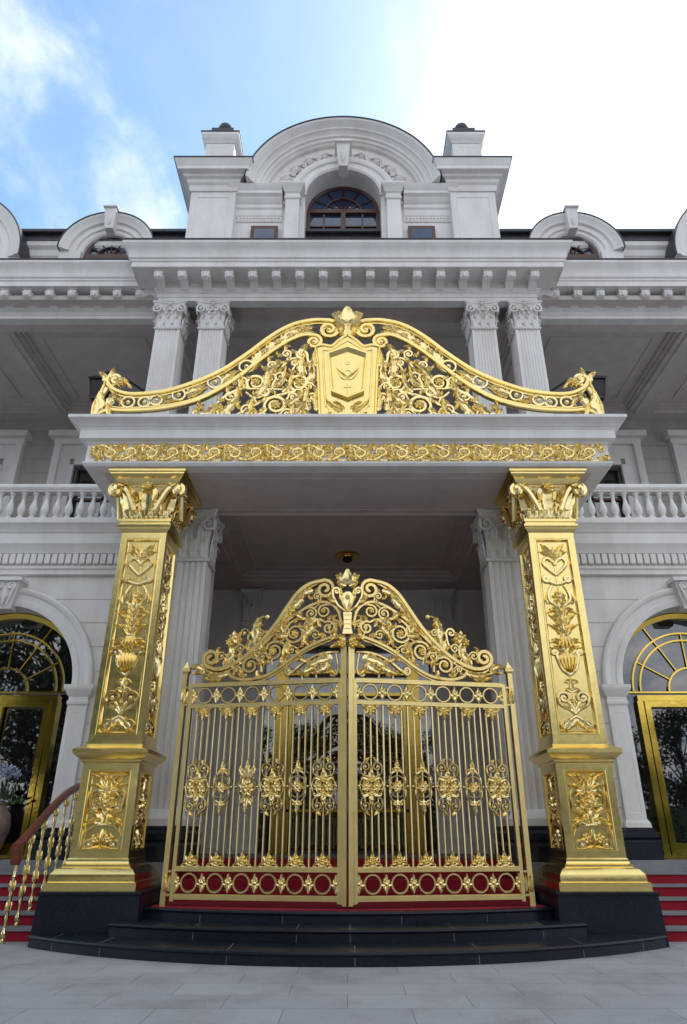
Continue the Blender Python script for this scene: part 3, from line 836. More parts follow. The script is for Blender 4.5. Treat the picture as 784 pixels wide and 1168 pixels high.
# corner piers
for s in (-1, 1):
    cx = OX + s * 3.72; cy = 14.45; h = .64; m = MB()
    m.stack(cx, cy, [(h, h, 15.3), (h, h, 18.2)])
    panel(m, (cx - h, cy - h - .003, 15.5), (cx + h, cy - h - .003, 15.5), (cx + h, cy - h - .003, 18.12), (cx - h, cy - h - .003, 18.12), (.16, .12), .05, .012)
    k = h
    m.stack(cx, cy, [(k + .04, k + .04, 18.2), (k + .06, k + .06, 18.28), (k + .06, k + .06, 18.4), (k + .12, k + .12, 18.46), (k + .14, k + .14, 18.56), (k + .22, k + .22, 18.6), (k + .24, k + .24, 18.66), (k + .38, k + .38, 18.7), (k + .38, k + .38, 18.82), (k + .42, k + .42, 18.9), (k + .46, k + .46, 19.0), (k + .48, k + .48, 19.04)])
    P_ = part(m, 'corner_pier', M['paint'], pal, 20)
    m = MB(); m.stack(cx, cy, [(k + .5, k + .5, 19.042), (k + .5, k + .5, 19.075), (k, k, 19.12)])
    part(m, 'pier_flashing', M['lead'], P_)
    m = MB(); cy -= .12; m.stack(cx, cy, [(.43, .43, 19.1), (.43, .43, 20.4)])
    panel(m, (cx - .43, cy - .433, 19.4), (cx + .43, cy - .433, 19.4), (cx + .43, cy - .433, 20.36), (cx - .43, cy - .433, 20.36), (.12, .1), .04, 0)
    m.stack(cx, cy, [(.45, .45, 20.4), (.47, .47, 20.45), (.52, .52, 20.53), (.57, .57, 20.64), (.57, .57, 20.74)]); part(m, 'upper_pedestal', M['paint'], P_)
    m = MB(); m.stack(cx, cy, [(.59, .59, 20.742), (.59, .59, 20.78), (.36, .36, 20.9), (.34, .34, 21.25), (.22, .22, 21.3)])
    m.lathe((cx, cy, 21.3), [(.12, 0), (.1, .08), (.2, .16), (.24, .27), (.2, .4), (.1, .48), (.0, .5)], 12)
    part(m, 'finial', M['lead'], P_, 40)
# side dormers
def side_dormer(cx, cz, ro, ri, y, key=True):
    m = MB()
    pr = [(ri, y + .35), (ri, y + .14), (ri + .05, y + .1), (ri + (ro - ri) * .25, y + .1), (ri + (ro - ri) * .3, y + .05), (ri + (ro - ri) * .55, y + .05), (ri + (ro - ri) * .6, y - .02), (ri + (ro - ri) * .75, y - .05), (ri + (ro - ri) * .9, y - .12), (ro, y - .13), (ro, y + 3), (ri, y + 3)]
    m.arc(cx, cz, pr, 0, pi, 40)
    for s in (-1, 1): m.box(*sorted((cx + s * ri, cx + s * ro)), y + .02, y + 2, 15.3, cz)
    d = part(m, 'side_dormer', M['paint'], pal, 25)
    m = MB(); m.arc(cx, cz, [(ro + .002, y - .15), (ro + .035, y - .15), (ro + .035, y + 3), (ro + .002, y + 3)], 0, pi, 40); part(m, 'hood_flashing', M['lead'], d)
    if key:
        m = MB(); m.add([(cx - .12, y - .16, cz + ri - .03), (cx + .12, y - .16, cz + ri - .03), (cx + .17, y - .26, cz + ro + .05), (cx - .17, y - .26, cz + ro + .05), (cx - .12, y + .2, cz + ri - .03), (cx + .12, y + .2, cz + ri - .03), (cx + .17, y + .2, cz + ro + .05), (cx - .17, y + .2, cz + ro + .05)], [(0, 1, 2, 3), (0, 4, 5, 1), (1, 5, 6, 2), (3, 2, 6, 7), (0, 3, 7, 4)])
        m.box(cx - .2, cx + .2, y - .32, y + .2, cz + ro + .052, cz + ro + .1)
        leaf(m, Fr((cx, y - .2, 0)), [(0, cz + ro), (0, cz + (ro + ri) / 2), (0, cz + ri + .05)], .08, .05, 0, 3)
        part(m, 'keystone', M['paint'], d)
    dormer_window(d, cx, cz, ri + .02, 15.3, y + .3)
for s in (-1, 1):
    side_dormer(6.42 if s > 0 else -6.78, 16.35, 1.32, .72, 14.2)
    side_dormer(s * 11.55, 16.0, 2.45, 1.65, 14.1, False)
# ------------------------------------------------------------------ canopy
can = thing('portico_canopy', 'white flat-topped canopy with a gold scroll frieze resting on two gold pillars', 'canopy', (0, 12.8, 7.95))
cp = [(-.28, 7.952), (.0, 7.952), (.02, 7.97), (.045, 8.0), (.05, 8.03), (.02, 8.045), (0, 8.055), (0, 8.43), (.03, 8.445), (.05, 8.48), (.13, 8.50), (.14, 8.51), (.14, 8.70), (.16, 8.715), (.16, 8.735), (.19, 8.75), (.23, 8.80), (.30, 8.84), (.34, 8.86), (.345, 8.87), (.345, 8.93), (-.28, 8.94)]
m = MB(); m.sweep([(-5.12, 14.07), (-5.12, 11.6), (5.12, 11.6), (5.12, 14.07)], cp)
CB = part(m, 'cornice', M['paint'], can, 22)
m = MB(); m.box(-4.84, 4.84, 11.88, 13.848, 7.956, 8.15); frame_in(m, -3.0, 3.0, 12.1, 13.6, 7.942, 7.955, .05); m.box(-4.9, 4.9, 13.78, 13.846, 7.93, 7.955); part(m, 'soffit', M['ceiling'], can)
m = MB(); m.box(-4.84, 4.84, 11.88, 14.4, 8.78, 8.92); part(m, 'roof_deck', M['stone'], can)
m = MB()
f = Fr((0, 11.598, 8.24))
P = .408; nP = 24; x0 = -nP / 2 * P
random.seed(11)
for i in range(nP):
    c = x0 + (i + .5) * P; s = 1 if i % 2 else -1
    scroll(m, f, [(c - P * .58, -s * .15), (c - P * .3, -s * .165), (c - .02, -s * .12), (c + .14, -s * .02)], (c + .03, 0), .115, 0, s, 1.15, .021, .02)
    rosette(m, f, (c + .03, 0), .1, 8, .05, .015)
    m.tube([f.P(u_, -s * .168) for u_ in (c - .21, c, c + .21)], .016, 6, f.N)
    for du, dv, a, L in ((-.24, .0, 60, .17), (-.22, -.02, 150, .15), (-.32, 0, 20, .2), (-.1, .15, 170, .15), (.2, -.14, -20, .16), (.22, .14, 30, .16), (-.34, -.14, 80, .15), (.08, -.16, -160, .12), (.3, .02, 100, .14), (-.12, -.15, -150, .12), (.17, .16, 150, .12), (.33, -.06, -70, .13)):
        a = radians(a + random.uniform(-20, 20)) * s; u = c + du; v = dv * s
        e = (u + L * cos(a), max(-.175, min(.175, v + L * sin(a)))); mid = ((u + e[0]) / 2 - .025 * sin(a), (v + e[1]) / 2 + .025 * cos(a))
        acanthus(m, f, [(u, v), mid, e], .062, .045, .005, False, .02, 1.)
    for k in range(12):
        u, v, a = c + random.uniform(-.21, .21), random.uniform(-.13, .13), random.uniform(0, 6.28)
        e = (u + .12 * cos(a), max(-.175, min(.175, v + .12 * sin(a)))); leaf(m, f, [(u, v), ((u + e[0]) / 2 - .02 * sin(a), (v + e[1]) / 2 + .02 * cos(a)), e], .04, .04, .004)
    for k in range(22): m.ball(f.P(c + random.uniform(-.2, .2), random.uniform(-.15, .15), .01), random.uniform(.012, .024), (1, 1, 1), 6, 3)
part(m, 'gold_frieze', M['gold_leaf'], CB, 50)

# ------------------------------------------------------------------ gold pillars
def shaft_relief(mb, f):
    f = Fr(f.O, f.U, f.W, f.N, 1.12)
    for s in (-1, 1):
        scroll(mb, f, [(0, 3.3), (s * .1, 3.24), (s * .2, 3.12)], (s * .16, 3.17), .075, -.6 if s > 0 else pi + .6, s, 1.2, .034, .01)
        acanthus(mb, f, [(0, 3.28), (s * .12, 3.16), (s * .23, 3.06)], 0.091, 0.068)
        scroll(mb, f, [(0, 3.34), (s * .07, 3.42), (s * .2, 3.5), (s * .235, 3.6)], (s * .14, 3.62), .1, 0 if s > 0 else pi, s, 1.4, .034, .012)
        scroll(mb, f, [(0, 3.36), (s * .05, 3.48), (s * .1, 3.56)], None, w=.03, n0=.01)
        leaf(mb, f, [(0, 3.72), (s * .07, 3.76), (s * .13, 3.73)], 0.046, 0.041)
        leaf(mb, f, [(0, 3.88), (s * .06, 3.9), (s * .12, 3.87)], 0.052, 0.047)
        scroll(mb, f, [(0, 4.0), (s * .1, 4.1), (s * .15, 4.25), (s * .17, 4.36)], (s * .2, 4.4), .05, pi if s > 0 else 0, -s, 1.1, .034, .012)
        acanthus(mb, f, [(s * .05, 4.36), (s * .14, 4.47), (s * .26, 4.5)], 0.078, 0.068)
        acanthus(mb, f, [(s * .03, 4.5), (s * .13, 4.62), (s * .25, 4.58)], 0.078, 0.068)
        for z, L in ((4.72, .25), (4.9, .22), (5.07, .26)):
            acanthus(mb, f, [(s * .02, z), (s * .1, z + .13), (s * L, z + .2 if z < 5 else z + .04)], 0.072, 0.068)
            leaf(mb, f, [(s * .02, z + .05), (s * .06, z + .16), (s * .1, z + .3)], 0.058, 0.061)
        scroll(mb, f, [(s * .05, 5.25), (s * .16, 5.36), (s * .17, 5.5), (s * .1, 5.66)], None, w=.032, n0=.01)
        leaf(mb, f, [(s * .18, 5.3), (s * .19, 5.42), (s * .15, 5.55)], 0.065, 0.054)
        scroll(mb, f, [(0, 5.68), (s * .08, 5.7), (s * .15, 5.74)], (s * .17, 5.79), .06, -1.4 if s > 0 else pi + 1.4, s, 1.3, .034, .012)
        scroll(mb, f, [(0, 5.86), (s * .12, 5.98), (s * .19, 6.1), (s * .14, 6.2), (s * .05, 6.16), (0, 6.06)], None, w=.036, n0=.01)
        for a, b, c_ in (((0, 6.1), (s * .12, 6.3), (s * .24, 6.34)), ((0, 6.2), (s * .1, 6.38), (s * .2, 6.5)), ((0, 6.15), (s * .05, 6.2), (s * .17, 6.2))):
            acanthus(mb, f, [a, b, c_], 0.072, 0.061)
    for z0, z1, w in ((3.74, 4.0, .06), (4.66, 4.78, .08), (6.2, 6.45, .05)): leaf(mb, f, [(0, z0), (0, (z0 + z1) / 2), (0, z1)], w, .05)
    for k in range(-2, 3): leaf(mb, f, [(k * .05, 4.4), (k * .055, 4.25), (k * .02, 4.05)], 0.046, 0.068, .01)
    for k in range(-2, 3): leaf(mb, f, [(k * .02, 4.7), (k * .05, 4.58), (k * .075, 4.46)], 0.039, 0.061, .015)
    rosette(mb, f, (0, 5.44), .12, 7, .06, .01); rosette(mb, f, (0, 3.56), .05, 6, .03, .01)
    leaf(mb, f, [(0, 5.2), (0, 5.35), (0, 5.62)], 0.078, 0.068)
    mb.tube([f.P(0, 3.1, .0), f.P(0, 6.3, .0)], .018, 6, f.N)
def pedestal_relief(mb, f):
    f = Fr(f.O, f.U, f.W, f.N, 1.16)
    for s in (-1, 1):
        for a, b, c_, w in (((0, 2.12), (s * .12, 2.3), (s * .25, 2.38), .07), ((0, 2.14), (s * .06, 2.3), (s * .1, 2.4), .06), ((s * .03, 2.1), (s * .14, 2.2), (s * .26, 2.22), .05)):
            acanthus(mb, f, [a, b, c_], w, .06)
        scroll(mb, f, [(s * .06, 2.12), (s * .2, 2.12), (s * .23, 1.98), (s * .19, 1.84), (s * .1, 1.78)], (s * .16, 1.86), .05, -1.2 if s > 0 else pi + 1.2, s, 1.2, .03, .015)
        acanthus(mb, f, [(0, 1.68), (s * .1, 1.8), (s * .26, 1.84)], 0.091, 0.081)
        acanthus(mb, f, [(0, 1.66), (s * .14, 1.68), (s * .25, 1.6)], 0.091, 0.081)
        scroll(mb, f, [(0, 1.62), (s * .15, 1.6), (s * .24, 1.48), (s * .25, 1.34), (s * .2, 1.26)], (s * .17, 1.33), .07, -1 if s > 0 else pi + 1, -s if False else s, 1.2, .032, .015)
        rosette(mb, f, (s * .09, 1.42), .085, 6, .05, .01)
        leaf(mb, f, [(0, 1.3), (s * .08, 1.28), (s * .16, 1.24)], 0.065, 0.068)
        leaf(mb, f, [(s * .04, 2.06), (s * .12, 2.08), (s * .2, 2.02)], .04, .05, .02)
        scroll(mb, f, [(0, 1.9), (s * .05, 1.9), (s * .1, 1.94)], None, w=.03, n0=.03)
    rosette(mb, f, (0, 1.96), .17, 9, .07, .01); rosette(mb, f, (0, 1.96), .1, 7, .05, .05); mb.ball(f.P(0, 1.95, .09), .03, (1, 1, 1.2), 8, 4)
    leaf(mb, f, [(0, 1.84), (0, 1.74), (0, 1.6)], 0.104, 0.081); leaf(mb, f, [(0, 2.08), (0, 2.2), (0, 2.36)], 0.078, 0.081); leaf(mb, f, [(0, 1.56), (0, 1.42), (0, 1.26)], 0.052, 0.068)

def make_pillar(X, lab):
    t = thing('gold_pillar', lab, 'pillar', (X, 12.45, .70), 'gold pillars carrying the canopy')
    base = (0, 0)
    Z = .70
    def pt(m, name, mat, parent, sm=None): 
        m.v = [(x, y, z - Z) for x, y, z in m.v]
        return part(m, name, mat, parent, sm, local=True)
    m = MB(); m.stack(0, 0, [(.70, .72, .704), (.70, .72, .82), (.66, .68, .835), (.66, .68, .87), (.65, .67, .93), (.60, .62, .99), (.545, .565, 1.02), (.53, .55, 1.03), (.53, .55, 1.06), (.50, .52, 1.075), (.485, .505, 1.10), (.485, .505, 1.13), (.465, .485, 1.15)])
    pt(m, 'base_moulding', M['gold'], t, 25)
    m = MB(); h = .465; k = .485
    q = [(-h, -k), (h, -k), (h, k), (-h, k)]
    for i in range(4):
        a, b = q[i], q[(i + 1) % 4]; panel(m, (*a, 1.15), (*b, 1.15), (*b, 2.55), (*a, 2.55), (.12, .1), .05, .008)
    die = pt(m, 'pedestal', M['gold'], t, 12)
    m = MB(); pedestal_relief(m, Fr((0, -k + .052, .0), (1, 0, 0), (0, 0, 1), (0, -1, 0)))
    for s in (-1, 1): pedestal_relief(m, Fr((s * (h - .052), 0, 0), (0, s, 0), (0, 0, 1), (s, 0, 0)))
    pt(m, 'pedestal_relief', M['gold_leaf'], die, 60)
    m = MB(); m.stack(0, 0, [(.47, .49, 2.55), (.5, .52, 2.57), (.5, .52, 2.60), (.53, .55, 2.62), (.58, .60, 2.66), (.61, .63, 2.69), (.62, .64, 2.70), (.62, .64, 2.76), (.60, .62, 2.775), (.53, .55, 2.80), (.49, .51, 2.83), (.47, .49, 2.85), (.47, .49, 2.88)])
    pt(m, 'cap_moulding', M['gold'], t, 25)
    m = MB(); hb, ht = .452, .428; kb, kt = .47, .445
    qb = [(-hb, -kb), (hb, -kb), (hb, kb), (-hb, kb)]; qt = [(-ht, -kt), (ht, -kt), (ht, kt), (-ht, kt)]
    for i in range(4):
        j = (i + 1) % 4; panel(m, (*qb[i], 2.88), (*qb[j], 2.88), (*qt[j], 6.72), (*qt[i], 6.72), (.10, .12), .045, .008)
    sh = pt(m, 'shaft', M['gold'], t, 12)
    m = MB(); tl = (kb - kt) / 3.84
    shaft_relief(m, Fr((0, -kb + .047 - 2.88 * tl, 0), (1, 0, 0), (0, tl, 1), (0, -1, 0)))
    tl = (hb - ht) / 3.84
    for s in (-1, 1): shaft_relief(m, Fr((s * (hb - .047 + 2.88 * tl), 0, 0), (0, s, 0), (-s * tl, 0, 1), (s, 0, 0)))
    pt(m, 'shaft_relief', M['gold_leaf'], sh, 60)
    m = MB(); m.stack(0, 0, [(.44, .455, 6.72), (.46, .475, 6.74), (.5, .515, 6.79), (.515, .53, 6.83), (.515, .53, 6.87), (.48, .495, 6.885), (.48, .495, 6.91), (.5, .515, 6.93), (.5, .515, 6.98), (.46, .475, 7.0)])
    pt(m, 'necking', M['gold'], t, 25)
    # capital of big leaves
    m = MB()
    m.stack(0, 0, [(.44, .455, 7.0), (.43, .445, 7.25), (.46, .475, 7.5), (.56, .58, 7.68)])
    for (O, U, Nn) in (((0, -.445, 0), (1, 0, 0), (0, -1, 0)), ((-.43, 0, 0), (0, -1, 0), (-1, 0, 0)), ((.43, 0, 0), (0, 1, 0), (1, 0, 0))):
        O, U, Nn = V3(O), V3(U), V3(Nn)
        def up(u0, u1, zb, zt, w, push, h=.05, curl=1.):
            pts = []; sd = []; nr = []; ws = []; n = 15
            for i in range(n):
                t = i / (n - 1); L = zt - zb
                if t < .72: z = zb + L * t / .72 * .95; qn = .015 + push * .3 * (t / .72) ** 2
                else: a = (t - .72) / .28 * 2.9 * curl; z = zb + L * (.95 + .06 * sin(a) - .1 * max(0, a - 1.4)); qn = .015 + push * (.3 + .38 * (1 - cos(a)))
                pts.append(O + U * (u0 + (u1 - u0) * t ** 1.6) + Nn * qn + V3((0, 0, z))); sd.append(U)
                ws.append(w * (.7 + .4 * sin(pi * t) - .15 * t) * (1 - .16 * (.5 + .5 * cos(2 * pi * 4 * t))))
            for i in range(n):
                tg = (pts[min(i + 1, n - 1)] - pts[max(i - 1, 0)]).normalized(); nr.append(U.cross(tg).normalized())
            m.blade(pts, sd, nr, ws, h)
        for u in (-.36, -.22, -.075, .075, .22, .36): up(u, u * 1.05, 7.0, 7.2, .075, .07, .035)
        for k in range(-4, 5): m.ball(tuple(O + U * (k * .095) + Nn * .02 + V3((0, 0, 7.03))), .04, (1, 1, 1), 7, 4)
        for u in (-.2, .2): up(u, u * 1.1, 7.02, 7.38, .12, .14, .06)
        up(0, 0, 7.02, 7.64, .2, .26, .09)
        for s in (-1, 1):
            up(s * .3, s * .56, 7.02, 7.70, .19, .26, .09)
            f = Fr(O + Nn * .2, U, (0, 0, 1), Nn)
            scroll(m, f, [(s * .2, 7.1), (s * .3, 7.35), (s * .42, 7.56), (s * .55, 7.63)], (s * .61, 7.53), .125, pi / 2, -s, 1.4, .055, -.02)
            scroll(m, f, [(s * .12, 7.12), (s * .16, 7.24)], (s * .2, 7.26), .05, pi if s > 0 else 0, -s, 1.3, .018, -.1)
        f = Fr(O + Nn * .1, U, (0, 0, 1), Nn); rosette(m, f, (0, 7.66), .09, 7, .05, .06)
        acanthus(m, f, [(-.06, 7.64), (-.2, 7.67), (-.34, 7.64)], .05, .04); acanthus(m, f, [(.06, 7.64), (.2, 7.67), (.34, 7.64)], .05, .04)
    pt(m, 'capital', M['gold_leaf'], t, 50)
    m = MB(); m.stack(0, 0, [(.58, .6, 7.68), (.6, .62, 7.70), (.64, .67, 7.78), (.70, .74, 7.82), (.72, .77, 7.84), (.72, .77, 7.87), (.75, .80, 7.885), (.75, .80, 7.95)])
    pt(m, 'abacus', M['gold'], t, 25)
    return t
for X, lab in ((-3.9, 'gold pillar with relief panels beside the wooden stair handrail'), (3.9, 'gold pillar with relief panels on the side without a handrail')):
    make_pillar(X, lab)
for X, lab in ((-3.87, 'black granite block under the gold pillar nearest the wooden handrail'), (3.9, 'black granite block under the gold pillar away from the handrail')):
    t = thing('granite_block', lab, 'plinth', (X, 12.5, 0), 'granite blocks under the pillars')
    m = MB(); m.stack(X, 12.44, [(.78, .78, .0), (.755, .755, .655)]); part(m, 'block', M['granite'], t)
    m = MB(); m.stack(X, 12.44, [(.765, .765, .656), (.775, .775, .662), (.775, .775, .695), (.765, .765, .702)]); part(m, 'coping', M['granite'], t)

# ------------------------------------------------------------------ crest above the canopy
cr = thing('canopy_crest', 'openwork gold scroll crest with a central shield, standing on the canopy', 'crest', (0, 11.7, 8.93))
G2 = M['gold_leaf']
def fork(s, y=11.7): return Fr((0, y, 0), (s, 0, 0), (0, 0, 1), (0, -1, 0))
for s in (-1, 1):
    f = fork(s)
    r1 = [(5.0, 10.02), (4.85, 9.82), (4.49, 9.69), (3.92, 9.73), (3.43, 9.87), (2.74, 10.21), (2.18, 10.66), (1.62, 11.2), (1.18, 11.5), (.75, 11.62), (.45, 11.62)]
    r2 = [(5.08, 9.2), (4.86, 9.31), (4.57, 9.29), (3.87, 9.33), (3.18, 9.5), (2.7, 9.77), (2.23, 10.16), (1.74, 10.66), (1.31, 11.03), (.98, 11.21), (.78, 11.22)]
    m = MB()
    for d, w in ((0, .065), (-.075, .028)):
        scroll(m, f, [(u, v + d) for u, v in r1], (.4, 11.37 + d * .2), .25 + d, pi / 2, 1, 1.6, w, 0, flat=1.1, eye=d == 0)
        scroll(m, f, [(u, v - d) for u, v in r2], (.72, 11.04), .18 + d * .7, pi / 2, 1, 1.5, w * .9, 0, flat=1.1, eye=d == 0)
    part(m, 'rim', M['gold'], cr, 60)
    m = MB()                                           # ornament between the rims
    for c, r_ in (((4.5, 9.5), .13), ((4.17, 9.5), .12), ((3.93, 9.55), .12), ((3.48, 9.68), .13), ((2.76, 10.0), .15), ((2.13, 10.4), .15)):
        m.tube([f.P(u, v) for u, v in [(c[0] + r_ * cos(a), c[1] + r_ * sin(a)) for a in [2 * pi * i / 16 for i in range(17)]]], .034, 6, f.N)
        scroll(m, f, [], c, r_ * .7, 1, 1, 1.4, .02) if False else m.ball(f.P(*c), r_ * .42, (1, 1, 1), 8, 5)
    for st, w in (([(3.35, 9.72), (3.12, 9.83), (2.92, 9.95)], .1), ([(3.3, 9.62), (3.1, 9.72), (2.9, 9.86)], .06), ([(2.62, 10.04), (2.45, 10.2), (2.25, 10.3)], .09), ([(2.0, 10.5), (1.85, 10.72), (1.65, 10.9)], .13), ([(1.75, 10.8), (1.55, 11.0), (1.35, 11.12)], .13), ([(1.45, 11.05), (1.2, 11.28), (.95, 11.36)], .14), ([(1.15, 11.25), (.95, 11.42), (.72, 11.45)], .11), ([(1.0, 11.32), (.85, 11.3), (.72, 11.32)], .08), ([(4.0, 9.7), (3.8, 9.62), (3.62, 9.6)], .06), ([(3.8, 9.5), (3.6, 9.52), (3.4, 9.56)], .05), ([(4.75, 9.6), (4.62, 9.5), (4.68, 9.4)], .07), ([(2.7, 9.86), (2.5, 10.0), (2.35, 10.2)], .07), ([(2.05, 10.28), (1.9, 10.45), (1.85, 10.62)], .07)):
        acanthus(m, f, st, w, .06, 0, True)
    for u, v in ((1.75, 10.75), (1.5, 11.02), (1.22, 11.2), (.98, 11.38)): rosette(m, f, (u, v), .1, 6, .06, .02, True)
    part(m, 'band_ornament', G2, cr, 60)
    m = MB()                                           # acanthus and scrolls below the rims
    scroll(m, f, [(2.75, 9.0), (2.72, 9.3), (2.6, 9.55), (2.35, 9.75), (2.1, 9.85)], (1.9, 9.98), .2, -1.0, 1, 1.6, .045)
    scroll(m, f, [(2.4, 9.1), (2.0, 9.35), (1.7, 9.55), (1.3, 9.7), (1.1, 9.75)], (1.0, 9.97), .22, -1.2, 1, 1.6, .045)
    scroll(m, f, [(2.2, 9.0), (1.9, 9.15), (1.7, 9.25)], (1.47, 9.42), .24, -.6, 1, 1.7, .045)
    scroll(m, f, [(2.1, 9.75), (1.9, 9.6), (1.6, 9.75), (1.55, 9.95)], (1.62, 10.1), .13, pi, -1, 1.3, .035)
    scroll(m, f, [(.6, 9.0), (.85, 9.3), (.8, 9.55)], (.72, 9.62), .1, 0, 1, 1.2, .035)
    scroll(m, f, [(1.2, 9.0), (1.0, 9.12), (.95, 9.3)], (1.05, 9.38), .1, pi, -1, 1.3, .035)
    scroll(m, f, [(.75, 9.5), (.95, 9.8), (.78, 10.2), (.85, 10.6)], (.98, 10.68), .13, pi, -1, 1.4, .045)
    scroll(m, f, [(1.25, 10.0), (1.4, 10.3), (1.25, 10.55)], (1.12, 10.5), .12, .5, 1, 1.3, .035)
    m.tube([f.P(2.3, 9.84), f.P(.85, 9.80)], .03, 6, f.N)
    for st, w in (([(2.85, 9.0), (2.8, 9.25), (2.62, 9.45)], .16), ([(2.6, 9.0), (2.45, 9.3), (2.2, 9.6)], .17), ([(2.45, 9.35), (2.3, 9.6), (2.25, 9.85)], .13), ([(2.2, 9.05), (2.0, 9.3), (1.95, 9.6)], .13), ([(1.9, 9.6), (1.7, 9.9), (1.62, 10.2)], .14), ([(1.75, 10.0), (1.6, 10.3), (1.4, 10.45)], .13), ([(1.5, 9.9), (1.35, 10.1), (1.28, 10.4)], .12), ([(1.35, 9.75), (1.2, 9.95), (1.15, 10.2)], .12), ([(.8, 9.3), (.86, 9.6), (.78, 9.9)], .13), ([(.82, 9.9), (.72, 10.2), (.76, 10.5)], .15), ([(.95, 10.1), (.98, 10.4), (.9, 10.7)], .14), ([(1.05, 10.6), (.95, 10.85), (.8, 10.95)], .13), ([(1.2, 9.45), (1.0, 9.6), (.9, 9.8)], .13), ([(1.2, 9.1), (1.0, 9.35), (.85, 9.5)], .15), ([(.62, 8.96), (.8, 9.15), (.95, 9.4)], .15), ([(1.0, 8.96), (1.12, 9.2), (1.1, 9.45)], .13), ([(1.85, 8.96), (1.72, 9.1), (1.62, 9.2)], .1), ([(2.3, 9.75), (2.2, 10.0), (2.25, 10.15)], .09), ([(3.05, 8.98), (3.1, 9.25), (2.92, 9.42)], .12), ([(2.95, 9.3), (3.05, 9.42), (3.0, 9.52)], .07)):
        acanthus(m, f, st, w * .8, .07, 0, True, .06)
    for k, (u, v, r_, a0, d_) in enumerate(((2.42, 9.62, .13, 3.4, -1), (2.06, 9.3, .13, 2.6, -1), (1.22, 9.2, .13, .4, 1), (1.42, 10.12, .13, 3.8, -1), (1.0, 10.36, .12, .2, 1), (.8, 9.88, .1, 2.8, -1), (1.72, 9.72, .12, .5, 1), (2.2, 10.02, .1, 3.5, -1), (1.75, 9.12, .11, 2.4, -1), (2.72, 9.2, .11, .3, 1), (1.3, 10.72, .1, 3.6, -1), (.72, 10.45, .09, .6, 1), (2.95, 9.12, .1, 2.9, -1), (1.12, 9.62, .1, .1, 1), (1.6, 10.42, .1, 3.3, -1))):
        p_ = (u + (r_ + .1) * cos(a0 - d_ * .9), v + (r_ + .1) * sin(a0 - d_ * .9))
        scroll(m, f, [(u + (r_ + .2) * cos(a0 - d_ * 1.7), v + (r_ + .2) * sin(a0 - d_ * 1.7)), p_, (u + r_ * cos(a0), v + r_ * sin(a0))], (u, v), r_, a0, d_, 1.4, .03, .01)
        for q in (0.6, 2.2, 3.9, 5.2):
            a_ = a0 + q; acanthus(m, f, [(u + r_ * cos(a_), v + r_ * sin(a_)), (u + (r_ + .09) * cos(a_ + .35), v + (r_ + .09) * sin(a_ + .35)), (u + (r_ + .12) * cos(a_ + .85), v + (r_ + .12) * sin(a_ + .85))], .055, .05, .02, True)
    for u, v, r_ in ((1.9, 9.98, .1), (1.0, 9.97, .11), (1.47, 9.42, .12), (2.62, 9.35, .1)): rosette(m, f, (u, v), r_, 7, .07, .02, True)
    part(m, 'scrollwork', G2, cr, 60)
    m = MB()                                           # end scroll with upright leaf
    scroll(m, f, [(4.6, 9.72), (4.85, 9.8), (5.02, 10.0), (4.95, 10.18)], (4.84, 10.06), .12, .6, 1, 1.4, .05)
    scroll(m, f, [(5.0, 8.96), (5.12, 9.2), (5.0, 9.4), (5.08, 9.6), (5.0, 9.85)], None, w=.07)
    for st, w in (([(5.05, 9.0), (5.1, 9.5), (5.02, 10.0)], .16), ([(4.95, 9.3), (4.85, 9.6), (4.75, 9.72)], .16), ([(4.9, 9.9), (4.7, 10.05), (4.45, 9.8)], .14), ([(5.0, 9.95), (5.08, 10.15), (5.2, 10.22)], .12), ([(4.98, 10.0), (4.94, 10.2), (4.88, 10.34)], .1), ([(4.7, 8.96), (4.85, 9.2), (4.9, 9.45)], .14), ([(5.1, 8.96), (5.18, 9.3), (5.12, 9.7)], .1)):
        acanthus(m, f, st, w * .72, .07, 0, True, .05)
    rosette(m, f, (4.72, 9.95), .11, 7, .08, .03, True)
    part(m, 'end_scroll', G2, cr, 60)
# shield
m = MB(); f = fork(1, 11.62)
def plate(m, f, o, n0, n1, k=1., c=(0, 0)):
    n = len(o); v = [f.P(u, w, n0) for u, w in o] + [f.P(c[0] + (u - c[0]) * k, c[1] + (w - c[1]) * k, n1) for u, w in o]
    m.add(v, [(i, (i + 1) % n, n + (i + 1) % n, n + i) for i in range(n)] + [tuple(range(n, 2 * n)), tuple(range(n))[::-1]])
so = [(-.68, 10.84), (-.52, 10.88), (-.34, 10.84), (-.22, 10.98), (0, 11.16), (.22, 10.98), (.34, 10.84), (.52, 10.88), (.68, 10.84), (.62, 10.2), (.585, 9.5), (.56, 9.0), (0, 8.94), (-.56, 9.0), (-.585, 9.5), (-.62, 10.2)]
plate(m, f, so[::-1], -.06, .02); plate(m, f, so[::-1], .02, .06, .93, (0, 10.1))
for s in (-1, 1):
    scroll(m, f, [(s * .05, 9.02), (s * .25, 9.1), (s * .4, 9.3)], (s * .36, 9.16), .1, pi / 2, s, 1.2, .03, .05)
    m.tube([f.P(s * u, v, .05) for u, v in cat([(0, 11.14), (.2, 10.97), (.34, 10.83), (.52, 10.86), (.68, 10.82)], 4)], .045, 6, f.N)
    m.tube([f.P(s * u, v, .05) for u, v in cat([(.68, 10.82), (.62, 10.2), (.585, 9.5), (.56, 9.05)], 4)], .03, 6, f.N)
